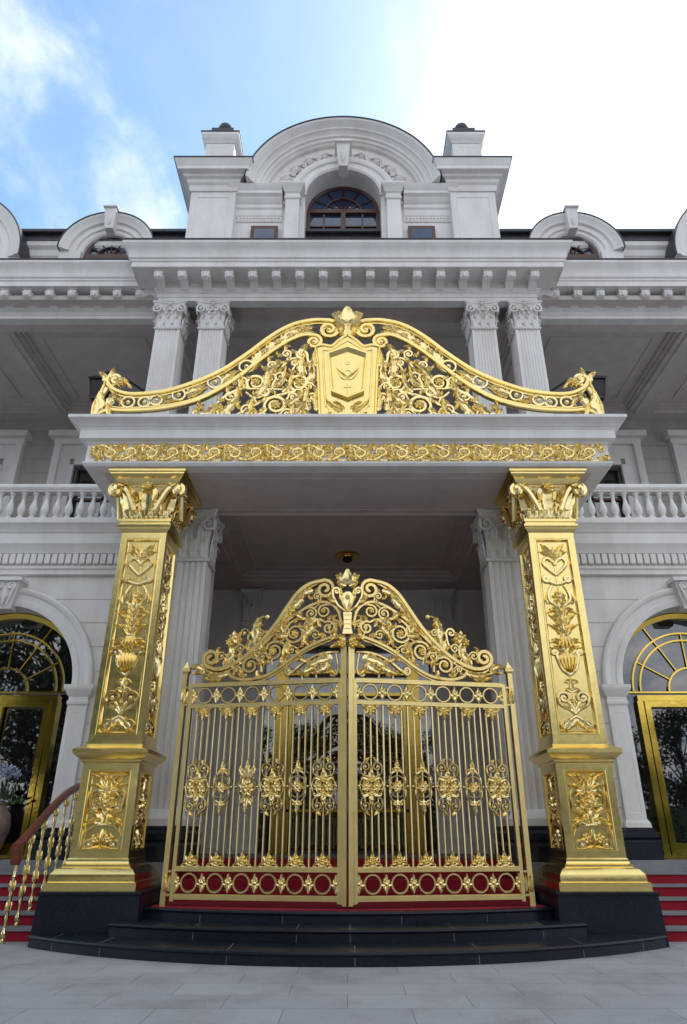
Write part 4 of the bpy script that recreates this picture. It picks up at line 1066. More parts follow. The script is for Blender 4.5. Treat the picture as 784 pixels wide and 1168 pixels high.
for s in (-1, 1):
    fs = Fr(f.O, (s, 0, 0), f.W, f.N)
    m.tube([fs.P(u, v, .06) for u, v in cat([(0, 10.98), (.2, 10.84), (.36, 10.72), (.52, 10.74)], 4)], .022, 6, f.N)
    m.tube([fs.P(u, v, .06) for u, v in cat([(.52, 10.74), (.5, 10.2), (.46, 9.6), (.44, 9.3)], 4)], .022, 6, f.N)
    for st, w in (([(.1, 9.2), (.3, 9.3), (.48, 9.55)], .07), ([(.06, 9.25), (.2, 9.38), (.3, 9.42)], .05), ([(.62, 9.2), (.66, 9.5), (.6, 9.75)], .07), ([(.66, 10.3), (.7, 10.55), (.66, 10.8)], .07)): acanthus(m, fs, st, w, .05, .06)
sh = part(m, 'shield', M['gold'], cr, 25)
m = MB(); io = [(-.42, 10.62), (0, 10.8), (.42, 10.62), (.34, 9.62), (0, 9.46), (-.34, 9.62)]
ctr = (0, 10.1); n = 6
rin = [[f.P(ctr[0] + (u - ctr[0]) * k, ctr[1] + (w - ctr[1]) * k, q) for u, w in io] for k, q in ((1, .058), (.985, .15), (.92, .155), (.82, .07))]
for i in range(3):
    for k in range(n): m.add([rin[i][k], rin[i][(k + 1) % n], rin[i + 1][(k + 1) % n], rin[i + 1][k]], [(0, 1, 2, 3)])
m.add(rin[3], [tuple(range(n))])
part(m, 'shield_field', M['gold'], sh, 5)
m = MB()                                               # small engraved spread-wing figure, ring and cross
for s in (-1, 1):
    leaf(m, f, [(0, 10.02), (s * .1, 10.1), (s * .24, 10.26)], .028, .03, .07); m.tube([f.P(s * u, v, .07) for u, v in cat([(0, 9.98), (.1, 9.98), (.17, 10.08), (.22, 10.2)], 4)], .015, 5, f.N)
    m.tube([f.P(s * u, v, .07) for u, v in cat([(0, 10.2), (.05, 10.18), (.08, 10.12)], 4)], .015, 5, f.N)
    m.tube([f.P(s * u, v, .07) for u, v in cat([(0, 10.06), (.05, 10.0), (.06, 9.95)], 4)], .015, 5, f.N)
m.tube([f.P(.035 * cos(a), 10.38 + .04 * sin(a), .07) for a in [2 * pi * i / 10 for i in range(11)]], .012, 5, f.N)
m.tube([f.P(0, 9.86, .07), f.P(0, 9.6, .07)], .013, 5, f.N); m.tube([f.P(-.075, 9.77, .07), f.P(.075, 9.77, .07)], .012, 5, f.N)
part(m, 'emblem', M['gold'], sh, 60)
def palmette(m, f, z0, z1, w, h=.1):
    L = z1 - z0
    def lobe(p, ww, hh): leaf(m, f, p, ww, hh, .02, 0, True, 0, 5)
    lobe([(0, z0 + L * .1), (0, z0 + L * .5), (0, z1 - L * .05)], w * .62, h)
    for s in (-1, 1):
        acanthus(m, f, [(s * .02, z0), (s * w * .35, z0 + L * .4), (s * w * .62, z0 + L * .74)], w * .3, h * .8, 0, True)
        lobe([(s * w * .1, z0 + L * .2), (s * w * .55, z0 + L * .45), (s * w * .95, z0 + L * .55)], w * .34, h * .8)
        lobe([(s * .02, z0), (s * w * .5, z0 + L * .1), (s * w * .85, z0 + L * .18)], w * .28, h * .7)
m = MB(); palmette(m, fork(1, 11.66), 11.46, 12.0, .36, .14)
acanthus(m, fork(1, 11.66), [(0, 11.1), (0, 11.3), (0, 11.6)], .16, .1, 0, True)
for s in (-1, 1): acanthus(m, fork(s, 11.66), [(.02, 11.18), (.14, 11.3), (.16, 11.55)], .1, .1, 0, True)
part(m, 'palmette', G2, cr, 60)

# ------------------------------------------------------------------ the gate
gate = thing('gate', 'tall gold double gate with arched scrollwork top, closed between the pillars', 'gate', (0, 11.6, .48))
LG = 2.893
def gfr(s): return Fr((0, 11.5, 0), (s * 2.85, .5, 0), (0, 0, 1), (s * .5 / LG, -2.85 / LG, 0))
def gbox(m, f, u0, u1, v0, v1, d0=-.035, d1=.035):
    vs = [f.P(u, v, n) for n in (d0, d1) for u, v in ((u0, v0), (u1, v0), (u1, v1), (u0, v1))]
    m.add(vs, [(3, 2, 1, 0), (4, 5, 6, 7), (0, 1, 5, 4), (1, 2, 6, 5), (2, 3, 7, 6), (3, 0, 4, 7)])
U0, U1 = .17, 2.69; PP = (U1 - U0) / 6
def med_big(m, f):
    for s in (-1, 1):
        rosette(m, f, (s * .085, .0), .1, 7, .04, .0, True)
        for t in (-1, 1):
            scroll(m, f, [(s * .02, t * .13), (s * .15, t * .18), (s * .175, t * .27)], (s * .095, t * .285), .075, 0 if s > 0 else pi, s * t, 1.4, .018)
            leaf(m, f, [(s * .08, t * .36), (s * .06, t * .4), (s * .03, t * .43)], .025, .03, 0, 0, True)
            leaf(m, f, [(s * .04, t * .1), (s * .13, t * .13), (s * .17, t * .1)], .035, .03, 0, 0, True)
            scroll(m, f, [(s * .19, 0), (s * .16, t * .09), (s * .06, t * .14)], None, w=.014)
        m.ball(f.P(s * .2, 0), .022, (1, 1, 1), 6, 4)
    for t in (-1, 1):
        leaf(m, f, [(0, t * .1), (0, t * .2), (0, t * .3)], .05, .035, 0, 0, True); m.ball(f.P(0, t * .2, .02), .03, (1, 1, 1), 7, 4)
    rosette(m, f, (0, .1), .06, 6, .035, .01, True); rosette(m, f, (0, -.1), .06, 6, .035, .01, True)
def med_oval(m, f):
    rosette(m, f, (0, 0), .1, 8, .04, 0, True)
    m.tube([f.P(.135 * cos(a), .16 * sin(a)) for a in [2 * pi * i / 20 for i in range(21)]], .014, 6, f.N, cap=False)
    for s in (-1, 1):
        for t in (-1, 1):
            scroll(m, f, [(s * .13, t * .05), (s * .11, t * .17), (0, t * .25)], None, w=.016)
            leaf(m, f, [(s * .02, t * .22), (s * .06, t * .26), (s * .07, t * .22)], .025, .025, 0, 0, True)
        m.ball(f.P(s * .165, 0), .02, (1, 1, 1), 6, 4)
    acanthus(m, f, [(0, .2), (0, .3), (0, .42)], .055, .035, 0, True); acanthus(m, f, [(0, -.2), (0, -.3), (0, -.42)], .055, .035, 0, True)
    for t in (-1, 1): m.ball(f.P(0, t * .27, .01), .032, (1, 1, .8), 7, 4)
def med_round(m, f):
    rosette(m, f, (0, 0), .15, 8, .04, 0, True); rosette(m, f, (0, 0), .09, 6, .04, .025, True)
    m.tube([f.P(.15 * cos(a), .15 * sin(a)) for a in [2 * pi * i / 20 for i in range(21)]], .014, 6, f.N, cap=False)
    for s in (-1, 1):
        acanthus(m, f, [(s * .02, .16), (s * .1, .24), (s * .11, .34)], .06, .03, 0, True); m.ball(f.P(s * .175, 0), .02, (1, 1, 1), 6, 4)
        leaf(m, f, [(s * .02, -.17), (s * .08, -.22), (s * .1, -.28)], .04, .03, 0, 0, True)
    acanthus(m, f, [(0, .16), (0, .28), (0, .43)], .06, .035, 0, True); acanthus(m, f, [(0, -.16), (0, -.28), (0, -.4)], .06, .035, 0, True)
def pendant(m, f, t):                                  # t=-1 hanging below a rail, 1 standing on one
    rosette(m, f, (0, t * .09), .06, 6, .035, .01, True)
    acanthus(m, f, [(0, t * .03), (0, t * .12), (0, t * .23)], .055, .035, 0, True)
    for s in (-1, 1):
        acanthus(m, f, [(0, t * .03), (s * .07, t * .06), (s * .15, t * .02)], .045, .035, 0, True)
        leaf(m, f, [(0, t * .05), (s * .06, t * .12), (s * .09, t * .16)], .035, .03, 0, 0, True)
        scroll(m, f, [(s * .15, t * .01), (s * .08, t * .0), (0, t * .015)], None, w=.016)
def quatre(m, f):
    for k in range(4):
        a = k * pi / 2; leaf(m, f, [(0, 0), (.06 * cos(a), .07 * sin(a)), (.09 * cos(a), .135 * sin(a))], .045, .03, 0, 0, True)
        a += pi / 4; leaf(m, f, [(0, 0), (.04 * cos(a), .05 * sin(a)), (.075 * cos(a), .085 * sin(a))], .03, .03, 0, 0, True)
    m.ball(f.P(0, 0), .035, (1, 1, 1), 7, 4)
def ringm(m, f): m.tube([f.P(.125 * cos(a), .125 * sin(a)) for a in [2 * pi * i / 24 for i in range(25)]], .02, 6, f.N, cap=False)
GB, GL, GG = M['gold_bar'], M['gold_leaf'], M['gate_gold']
for s in (-1, 1):
    f = gfr(s)
    m = MB()
    gbox(m, f, .012, .075, .53, 4.38); gbox(m, f, .075, .115, .55, 4.36, -.02, .02); gbox(m, f, .10, .15, .56, 3.83, -.034, .034)
    gbox(m, f, 2.70, 2.76, .56, 3.83)
    for v, h in ((3.805, .03), (3.45, .025), (.995, .028), (.615, .03)):
        gbox(m, f, .15, 2.70, v - h, v + h); gbox(m, f, .15, 2.70, v + h, v + h + .015, -.02, .02)
    leafo = part(m, 'gate_leaf', GG, gate)
    def lp(m, name, mat=GL, sm=60): return part(m, name, mat, leafo, sm)
    # repeated pieces: built once in the leaf's frame, copies slide along it
    def rep(build, name, places, mat=GL, sm=60):
        p = None
        for u, v in places:
            loc = f.U * u + f.W * v
            if p is None:
                m = MB(); build(m, Fr(f.O, f.U, f.W, f.N)); p = lp(m, name, mat, sm); p.location = loc
            else: clone(p, leafo, loc)
    C = [U0 + PP * (i + .5) for i in range(6)]; Bd = [U0 + PP * i for i in range(7)]
    def bar(m, fr): m.tube([fr.P(0, 1.02), fr.P(0, 3.42)], .0165, 6, fr.N)
    def sep(m, fr): m.tube([fr.P(0, 1.02), fr.P(0, 3.42)], .021, 6, fr.N)
    rep(bar, 'bar', [(c + d, 0) for c in C for d in (-.105, 0, .105)], GB)
    rep(sep, 'bar', [(b, 0) for b in Bd[1:-1]], GB)
    kinds = ('big', 'oval', 'oval', 'big', 'oval', 'big') if s > 0 else ('big', 'oval', 'big', 'round', 'oval', 'big')
    for kd, fn in (('big', med_big), ('oval', med_oval), ('round', med_round)):
        pl = [(c, 2.17) for c, k in zip(C, kinds) if k == kd]
        if pl: rep(lambda m, fr: fn(m, Fr(fr.O + fr.N * .02, fr.U, fr.W, fr.N)), 'medallion', pl)
    rep(lambda m, fr: pendant(m, Fr(fr.O + fr.N * .015, fr.U, fr.W, fr.N), -1), 'hanging_leaf', [(c, 3.43) for c in C])
    rep(lambda m, fr: pendant(m, Fr(fr.O + fr.N * .015, fr.U, fr.W, fr.N), 1), 'standing_leaf', [(c, 1.03) for c in C])
    rep(ringm, 'ring', [(c, v) for c in C for v in (3.63, .81)], GG)
    rep(quatre, 'leaf_boss', [(b, v) for b in Bd for v in (3.63, .81)])
    # arched top
    m = MB()
    r1 = [(.5, 5.59), (.7, 5.53), (.9, 5.38), (1.06, 5.16), (1.21, 4.93), (1.36, 4.72), (1.56, 4.5), (1.75, 4.32), (1.94, 4.19), (2.14, 4.10), (2.33, 4.08), (2.48, 4.13)]
    for d, w in ((0, .05), (-.07, .022)):
        p = spiral((.40, 5.42), .17, pi / 2, 1.5, 1)[::-1] + cat([(.42, 5.59)] + [(u, v + d) for u, v in r1[1:]], 5) + spiral((2.42, 4.27), .15, -pi / 3, 1.5, 1)
        m.tube([f.P(u, v) for u, v in p], w, 6, f.N, 1.1)
    p = cat([(.1, 4.75), (.16, 5.0), (.29, 5.14), (.45, 5.19), (.65, 5.14), (.85, 5.03), (1.09, 4.87), (1.28, 4.68), (1.47, 4.49), (1.67, 4.33)], 5)
    m.tube([f.P(u, v) for u, v in p], .038, 6, f.N, 1.1)
    p = cat([(.05, 4.58), (.28, 4.55), (.52, 4.47), (.75, 4.36), (.98, 4.2), (1.21, 4.04), (1.4, 3.94), (1.56, 3.9), (1.8, 3.88), (2.0, 3.93), (2.1, 4.03)], 5)
    m.tube([f.P(u, v) for u, v in p], .042, 6, f.N, 1.1)
    m.tube([f.P(u, v - .055) for u, v in p[:36]], .02, 6, f.N)
    gbox(m, f, .02, .15, 4.36, 4.5)
    lp(m, 'arch_rim', GG)
    m = MB()
    scroll(m, f, [(.12, 4.98), (.2, 5.1), (.35, 5.14)], (.41, 5.02), .12, 1.8, -1, 1.6, .026)
    scroll(m, f, [(.85, 4.98), (.78, 5.06), (.7, 5.1)], (.65, 4.99), .11, pi / 2, 1, 1.6, .026)
    scroll(m, f, [(.9, 4.9), (.64, 4.87), (.44, 4.85)], (.33, 4.72), .12, 1.0, 1, 1.5, .03)
    scroll(m, f, [(.44, 4.86), (.64, 4.89), (.89, 4.9), (1.05, 4.8), (1.11, 4.66)], (.93, 4.65), .18, 0, -1, 1.7, .032)
    scroll(m, f, [(1.12, 4.1), (1.05, 4.3), (1.1, 4.45), (1.22, 4.52)], (1.29, 4.35), .17, pi * .6, -1, 1.8, .032)
    scroll(m, f, [(1.5, 4.0), (1.52, 4.15), (1.6, 4.25)], (1.7, 4.12), .15, 2.2, -1, 1.6, .03)
    scroll(m, f, [(1.5, 4.4), (1.62, 4.3), (1.8, 4.28), (1.93, 4.18)], None, w=.028)
    scroll(m, f, [(.15, 4.29), (.43, 4.28), (.7, 4.17), (.9, 4.02), (1.02, 3.93)], (1.02, 4.0), .07, -pi / 2, 1, 1.2, .03)
    scroll(m, f, [(.2, 4.27), (.16, 4.0), (.2, 3.9)], (.25, 3.93), .05, pi, 1, 1.2, .022)
    scroll(m, f, [(.75, 4.45), (.72, 4.6), (.8, 4.72)], None, w=.026)
    for u, v, r_, a0, d_ in ((.56, 4.6, .085, .5, 1), (.98, 4.36, .08, 2.6, -1), (1.12, 4.72, .08, 3.6, -1), (1.5, 4.26, .075, 2.2, -1), (.72, 4.79, .06, 3.4, -1), (.2, 4.78, .07, .3, 1), (1.95, 4.06, .06, 2.6, -1), (.55, 5.3, .07, 3.4, -1), (1.9, 4.42, .08, .4, 1), (2.24, 4.3, .08, 2.8, -1), (1.55, 4.68, .07, .4, 1), (.42, 4.08, .07, .5, 1), (.66, 4.02, .06, .5, 1)):
        scroll(m, f, [(u + (r_ + .17) * cos(a0 - d_ * 1.6), v + (r_ + .17) * sin(a0 - d_ * 1.6)), (u + (r_ + .07) * cos(a0 - d_ * .8), v + (r_ + .07) * sin(a0 - d_ * .8)), (u + r_ * cos(a0), v + r_ * sin(a0))], (u, v), r_, a0, d_, 1.4, .02, .01)
        for q in (.7, 2.4, 4.2):
            a_ = a0 + q; acanthus(m, f, [(u + r_ * cos(a_), v + r_ * sin(a_)), (u + (r_ + .06) * cos(a_ + .35), v + (r_ + .06) * sin(a_ + .35)), (u + (r_ + .08) * cos(a_ + .85), v + (r_ + .08) * sin(a_ + .85))], .04, .035, .02, True)
    part(m, 'scrollwork', GG, leafo, 60)
    m = MB()
    for st, w in (([(.62, 5.42), (.78, 5.36), (.95, 5.2)], .08), ([(.8, 5.28), (.95, 5.12), (1.08, 4.98)], .08), ([(.95, 5.14), (1.1, 4.95), (1.22, 4.78)], .07), ([(1.1, 4.94), (1.24, 4.76), (1.36, 4.62)], .05),
                  ([(.55, 4.87), (.68, 4.78), (.72, 4.68)], .06), ([(.6, 4.75), (.72, 4.62), (.76, 4.48)], .08), ([(.7, 4.66), (.74, 4.52), (.7, 4.42)], .06), ([(1.05, 4.62), (1.18, 4.62), (1.28, 4.64)], .07), ([(1.02, 4.5), (1.1, 4.36), (1.12, 4.18)], .06), ([(1.0, 4.46), (1.05, 4.34), (1.0, 4.28)], .06), ([(.8, 4.92), (.9, 4.99), (1.0, 4.96)], .06),
                  ([(1.4, 4.42), (1.5, 4.38), (1.58, 4.4)], .05), ([(.25, 4.2), (.5, 4.15), (.75, 4.0)], .10), ([(.3, 4.1), (.45, 4.0), (.6, 3.93)], .09), ([(.55, 4.08), (.75, 3.98), (.95, 3.92)], .08), ([(.7, 4.15), (.82, 4.2), (.9, 4.15)], .06), ([(.3, 4.0), (.25, 3.95), (.2, 3.9)], .05),
                  ([(2.05, 4.0), (2.3, 3.96), (2.6, 4.02)], .07), ([(2.2, 3.9), (2.4, 3.9), (2.55, 3.95)], .05), ([(2.52, 4.07), (2.66, 4.14), (2.82, 4.08)], .07), ([(2.5, 4.05), (2.62, 4.03), (2.75, 4.0)], .05)):
        acanthus(m, f, st, w, .05, .02, True, .02)
    for u, v, r_ in ((.93, 4.65, .19), (1.29, 4.35, .18), (1.7, 4.12, .16), (.33, 4.72, .13)):
        for q in (.2, 1.5, 2.6, 3.8, 5.1):
            acanthus(m, f, [(u + r_ * cos(q), v + r_ * sin(q)), (u + (r_ + .07) * cos(q + .3), v + (r_ + .07) * sin(q + .3)), (u + (r_ + .09) * cos(q + .75), v + (r_ + .09) * sin(q + .75))], .045, .04, .02, True)
    for u, v, r_ in ((.41, 5.02, .07), (.93, 4.65, .1), (1.29, 4.35, .1), (1.7, 4.12, .08), (1.18, 4.58, .06)): rosette(m, f, (u, v), r_ * .7, 6, .05, .02, True)
    acanthus(m, f, [(1.74, 4.36), (1.66, 4.58), (1.64, 4.8), (1.56, 4.95), (1.44, 4.99)], .10, .06, 0, True)
    m.ball(f.P(1.44, 4.97), .05, (1, 1, 1), 8, 5)
    scroll(m, f, [(1.95, 4.28), (1.8, 4.48), (1.76, 4.68)], (1.85, 4.7), .085, pi, -1, 1.2, .026)
    rosette(m, f, (2.0, 4.62), .13, 6, .06, .02, True); rosette(m, f, (2.1, 4.54), .08, 5, .05, .03, True)
    acanthus(m, f, [(2.2, 4.14), (2.08, 4.28), (2.06, 4.42), (2.18, 4.54)], .09, .05, 0, True); scroll(m, f, [(2.1, 4.16), (1.98, 4.34), (2.02, 4.5), (2.14, 4.54)], None, w=.026)
    lp(m, 'acanthus_leaves')
    # post with spear finial
    m = MB(); gbox(m, f, 2.82, 2.905, .485, 4.02, -.045, .045)
    for v0, v1 in ((3.47, 3.79), (.63, .98)):
        gbox(m, f, 2.765, 2.818, v0, v0 + .03); gbox(m, f, 2.765, 2.818, v1 - .03, v1)
    po = part(m, 'gate_post', GG, gate)
    m = MB(); c = f.P(2.862, 4.02)
    m.stack(c.x, c.y, [(.045, .045, 4.02), (.07, .07, 4.05), (.07, .07, 4.09), (.055, .055, 4.11), (.02, .02, 4.18), (.004, .004, 4.23)]); part(m, 'finial', GG, po)
    for v in (3.63, .81):
        m = MB(); leaf(m, f, [(2.862, v - .13), (2.862, v), (2.862, v + .13)], .05, .05, .04); leaf(m, f, [(2.79, v - .12), (2.79, v), (2.79, v + .12)], .05, .04, .0)
        part(m, 'post_leaf', GL, po, 60)
# centre cartouche and palmette
f = Fr((0, 11.47, 0), (1, 0, 0), (0, 0, 1), (0, -1, 0))
m = MB(); palmette(m, f, 5.46, 5.79, .23, .08)
for s in (-1, 1):
    fs = Fr(f.O, (s, 0, 0), f.W, f.N)
    acanthus(m, fs, [(.04, 5.16), (.12, 5.3), (.11, 5.44)], .07, .05, 0, True); acanthus(m, fs, [(.2, 5.16), (.3, 5.22), (.36, 5.3)], .06, .05, 0, True)
    scroll(m, fs, [(.02, 4.98), (.16, 5.1), (.25, 5.26)], (.19, 5.36), .07, 0, 1, 1.2, .026)
    acanthus(m, fs, [(.03, 4.4), (.14, 4.42), (.3, 4.36)], .08, .06, 0, True); acanthus(m, fs, [(.03, 4.5), (.16, 4.54), (.28, 4.48)], .07, .06, 0, True)
    rosette(m, fs, (.1, 4.42), .08, 6, .06, .02, True)
leaf(m, f, [(0, 5.34), (0, 5.15), (0, 4.98)], .11, .06, .02, 0, True); rosette(m, f, (0, 5.24), .05, 6, .04, .05)
plate(m, f, [(.085, 4.98), (.065, 4.72), (.1, 4.56), (-.1, 4.56), (-.065, 4.72), (-.085, 4.98)], -.04, .05, .9, (0, 4.8))
for v in (4.68, 4.76, 4.84, 4.92): m.tube([f.P(-.065, v, .05), f.P(.065, v, .05)], .012, 5, f.N)
part(m, 'cartouche', GL, gate, 60)

# ------------------------------------------------------------------ stair railing on the left
rl = thing('stair_railing', 'red-brown wooden handrail on turned gold balusters beside the pillar', 'railing', (-5.15, 12.2, 0))
pth = [(11.86, 1.30), (12.2, 1.47), (12.7, 1.74), (13.2, 2.0), (13.7, 2.21), (14.2, 2.33), (14.5, 2.35)]
hp = cat(pth, 4); m = MB(); sec = [(-.05, -.055), (.05, -.055), (.062, -.02), (.07, .0), (.065, .035), (.035, .055), (-.035, .055), (-.065, .035), (-.07, 0), (-.062, -.02)]
n = len(sec); vs = []; fs = []
for y, z in hp: vs += [(-5.17 + a, y, z + b) for a, b in sec]
for i in range(len(hp) - 1):
    for k in range(n): fs.append((i * n + k, i * n + (k + 1) % n, (i + 1) * n + (k + 1) % n, (i + 1) * n + k))
fs += [tuple(range(n)), tuple(range((len(hp) - 1) * n, len(hp) * n))[::-1]]
m.add(vs, fs); part(m, 'handrail', M['handrail'], rl, 40)
m = MB(); m.stack(-5.17, 11.93, [(.05, .05, 1.05), (.06, .06, 1.1), (.06, .06, 1.28)]); part(m, 'handrail_block', M['handrail'], rl)
for i in range(6):
    y = 11.98 + .41 * i
    zt = [b + (c - b) * (y - a) / (a2 - a) for (a, b), (a2, c) in zip(hp[:-1], hp[1:]) if a <= y <= a2][0] - .05
    zb = 0 if y < 12.19 else .172 * (min(4, int((y - 12.19) / .42)) + 1) if y < 14.14 else FL
    L = zt - zb; m = MB(); prof = []
    key = [(0, .035), (.03, .05), (.05, .03), (.07, .06), (.11, .068), (.14, .03), (.17, .022), (.22, .026), (.26, .05), (.28, .03), (.30, .04), (.34, .062), (.40, .058), (.46, .03), (.48, .05), (.50, .035), (.54, .05), (.60, .056), (.66, .028), (.68, .046), (.70, .026), (.78, .03), (.84, .05), (.87, .028), (.9, .055), (.94, .06), (.97, .03), (1.0, .03)]
    m.lathe((-5.17, y, zb), [(r_ * .54 + .008, t * L) for t, r_ in key], 10)
    f = Fr((-5.17, y - .0, 0), (1, 0, 0), (0, 0, 1), (0, -1, 0))
    for t in (.36, .58, .92):
        for k in range(5):
            a = 2 * pi * k / 5; U = V3((-sin(a), cos(a), 0)); Nn = V3((cos(a), sin(a), 0)); fr = Fr(V3((-5.17, y, 0)) + Nn * .034, U, (0, 0, 1), Nn)
            leaf(m, fr, [(0, zb + L * (t - .05)), (0, zb + L * t), (0, zb + L * (t + .06))], .02, .02)
    part(m, 'baluster', M['gold_leaf'], rl, 40)

# ------------------------------------------------------------------ lamps
for s, lab in ((-1, 'black iron wall lantern on the leftmost upper column, behind the crest end'), (1, 'black iron wall lantern on the rightmost upper column, behind the crest end')):
    L = thing('wall_lantern', lab, 'lantern', (s * 6.0, 13.7, 10.9), 'lanterns behind the crest')
    m = MB(); cx, cy = s * 6.0, 13.7
    m.stack(cx, cy, [(.10, .10, 10.86), (.16, .16, 10.9), (.16, .16, 10.94)]); m.stack(cx, cy, [(.24, .24, 11.42), (.25, .25, 11.46), (.1, .1, 11.6), (.04, .04, 11.64)])
    for a in (-1, 1):
        for b in (-1, 1): m.tube([(cx + a * .15, cy + b * .15, 10.93), (cx + a * .215, cy + b * .215, 11.43)], .018, 5)
    part(m, 'lantern_frame', M['black'], L)
    m = MB(); m.stack(cx, cy, [(.13, .13, 10.945), (.195, .195, 11.418)]); part(m, 'lantern_glass', M['lampglass'], L)
    m = MB(); m.tube([(cx, cy, 11.62), (cx, cy, 11.74), (cx - s * .1, cy + .05, 11.8), (cx - s * .5, cy + .2, 11.7), (s * 4.96, 14.0, 11.35)], .03, 6); m.box(*sorted((s * 4.95, s * 5.0)), 13.9, 14.1, 11.1, 11.5); part(m, 'bracket', M['black'], L)
t = thing('ceiling_lamp', 'round brass ceiling lamp in the middle of the porch coffer', 'lamp', (0, 16.9, 8.14))
m = MB(); m.lathe((0, 16.9, 8.2), [(.0, -.13), (.1, -.12), (.2, -.1), (.22, -.07), (.3, -.06), (.33, -.03), (.33, 0)], 24); part(m, 'rim', M['brass'], t, 30)
m = MB(); m.lathe((0, 16.9, 8.2), [(.0, -.2), (.08, -.19), (.13, -.15), (.14, -.13)], 16); part(m, 'lamp_glass', M['lampglass'], t, 40)

# ------------------------------------------------------------------ jar with flowers by the left door
m = MB(); m.lathe((-6.9, 14.72, FL + .065), [(.13, 0), (.16, .02), (.15, .06), (.2, .2), (.265, .42), (.275, .55), (.24, .72), (.15, .83), (.13, .88), (.17, .93), (.15, .94), (.11, .9)], 20)
j = m.build('ceramic_jar', M['jar'], None, 50); tag(j, 'brown glazed jar standing in front of the left arched door', 'jar')
b = thing('flower_bouquet', 'pale blue flowers with dark leaves standing in the jar', 'flowers', (-6.9, 14.72, 1.95))
m = MB()
for i in range(90):
    a = random.uniform(0, 2 * pi); e = random.uniform(.2, 1.4); L = random.uniform(.25, .55); d = V3((cos(a) * cos(e) * .8, sin(a) * cos(e) * .45, sin(e))); c = V3((-6.9, 14.72, 1.95)) + d * L
    sd = d.cross(V3((random.uniform(-1, 1), random.uniform(-1, 1), random.uniform(-1, 1)))).normalized()
    m.add([c - d * .08, c + sd * .03, c + d * .08, c - sd * .03], [(0, 1, 2, 3)])
for i in range(10): 
    a = 2 * pi * i / 10; m.tube([(-6.9, 14.72, 1.9), (-6.9 + .2 * cos(a), 14.72 + .12 * sin(a), 2.4)], .006, 4)
part(m, 'foliage', M['leaf'], b)
m = MB()
for i in range(150):
    a = random.uniform(0, 2 * pi); r_ = sqrt(random.random()) * .3; c = V3((-6.9 + r_ * cos(a), 14.72 + r_ * .55 * sin(a), 2.55 + .18 * (1 - (r_ / .3) ** 2) + random.uniform(-.08, .04)))
    for k in range(4):
        q = random.uniform(0, 6.3); u = V3((cos(q), sin(q) * .5, sin(q + 1) * .6)).normalized() * .03; w = V3((-sin(q), cos(q), .5)).normalized() * .025
        m.add([c, c + u + w, c + u * 1.6, c + u - w], [(0, 1, 2, 3)])
M['petal'] = mat_flat('pale_petal', (.50, .56, .72), .6, 0, 20., .05, .7)
part(m, 'blossom', M['petal'], b)

# ------------------------------------------------------------------ trees across the street (seen in the reflections)
def make_tree(seed, h, rad):
    rnd = random.Random(seed); t = MB(); lv = MB()
    t.tube([(0, 0, 0), (.1, .05, h * .2), (-.05, .1, h * .45), (.1, 0, h * .8)], lambda q: .32 * (1 - .8 * q), 8)
    cl = []
    for i in range(46):
        a = rnd.uniform(0, 2 * pi); z = h * rnd.uniform(.2, .97); rr = rad * sin(pi * min(1, max(.05, (z / h - .22) / .8))) ** .6 * rnd.uniform(.35, 1)
        c = V3((rr * cos(a), rr * sin(a), z)); cl.append((c, rnd.uniform(.7, 1.35)))
        t.tube([(0, 0, z * .7), tuple(c * .5 + V3((0, 0, z * .42))), tuple(c)], lambda q: .07 * (1 - .8 * q) + .01, 5)
    for c, r_ in cl:
        for k in range(150):
            d = V3((rnd.gauss(0, 1), rnd.gauss(0, 1), rnd.gauss(0, .8))).normalized() * r_ * rnd.random() ** .45
            p = c + d; u = V3((rnd.gauss(0, 1), rnd.gauss(0, 1), rnd.gauss(0, 1))).normalized(); w = u.orthogonal().normalized(); L = rnd.uniform(.1, .2)
            lv.add([p - u * L, p + w * L * .5, p + u * L, p - w * L * .5], [(0, 1, 2, 3)])
    return t, lv
ts = [make_tree(3, 10.5, 3.4), make_tree(8, 13., 3.8)]
roots = []
for k, (t, lv) in enumerate(ts):
    r_ = thing('tree', 'leafy tree across the forecourt, opposite the palace', 'tree', (0, 0, 0), 'trees across the forecourt')
    part(t, 'trunk', M['bark'], r_, 40, local=True); part(lv, 'crown', M['leaf'], r_, local=True); roots.append(r_)
m = MB(); m.box(-40, 40, -15.6, -14.6, 0, 2.9); rnd = random.Random(5)  # unseen leafy block, added so the lower gold reflects dark olive
for i in range(9000):
    p = V3((rnd.uniform(-40, 40), -14.5 + rnd.uniform(-.15, .2), rnd.uniform(.05, 3.2))); u = V3((rnd.gauss(0, 1), rnd.gauss(0, 1), rnd.gauss(0, 1))).normalized(); w_ = u.orthogonal().normalized(); L = rnd.uniform(.08, .16)
    m.add([p - u * L, p + w_ * L * .6, p + u * L, p - w_ * L * .6], [(0, 1, 2, 3)])
tag(m.build('added_hedge', M['leaf']), 'unseen leafy screen added to darken the reflections in the gold', 'added_hedge')
spots = [(-18, -26, 1), (-12, -30, 1), (-24, -28, 1), (5, -33, 0), (16, -33, 0), (22, -30, 0), (-34, -20, 1), (-27, -15, 1), (-21, -21, 1), (-15, -16, 1), (-9.5, -24, 0), (-4, -27, 0), (2, -25, 0), (8, -28, 0), (13, -25, 0), (19, -24, 0), (26, -26, 0), (33, -22, 0), (-29, -4, 1)]
used = [0, 0]
for x, y, k in spots:
    if not used[k]: t_ = roots[k]; t_.location = (x, y, 0); used[k] = 1
    else: t_ = copy_thing(roots[k], (x, y, 0)); t_.rotation_euler.z = x * 1.7
    if k: t_.scale = (1.45, 1.45, 1.5)

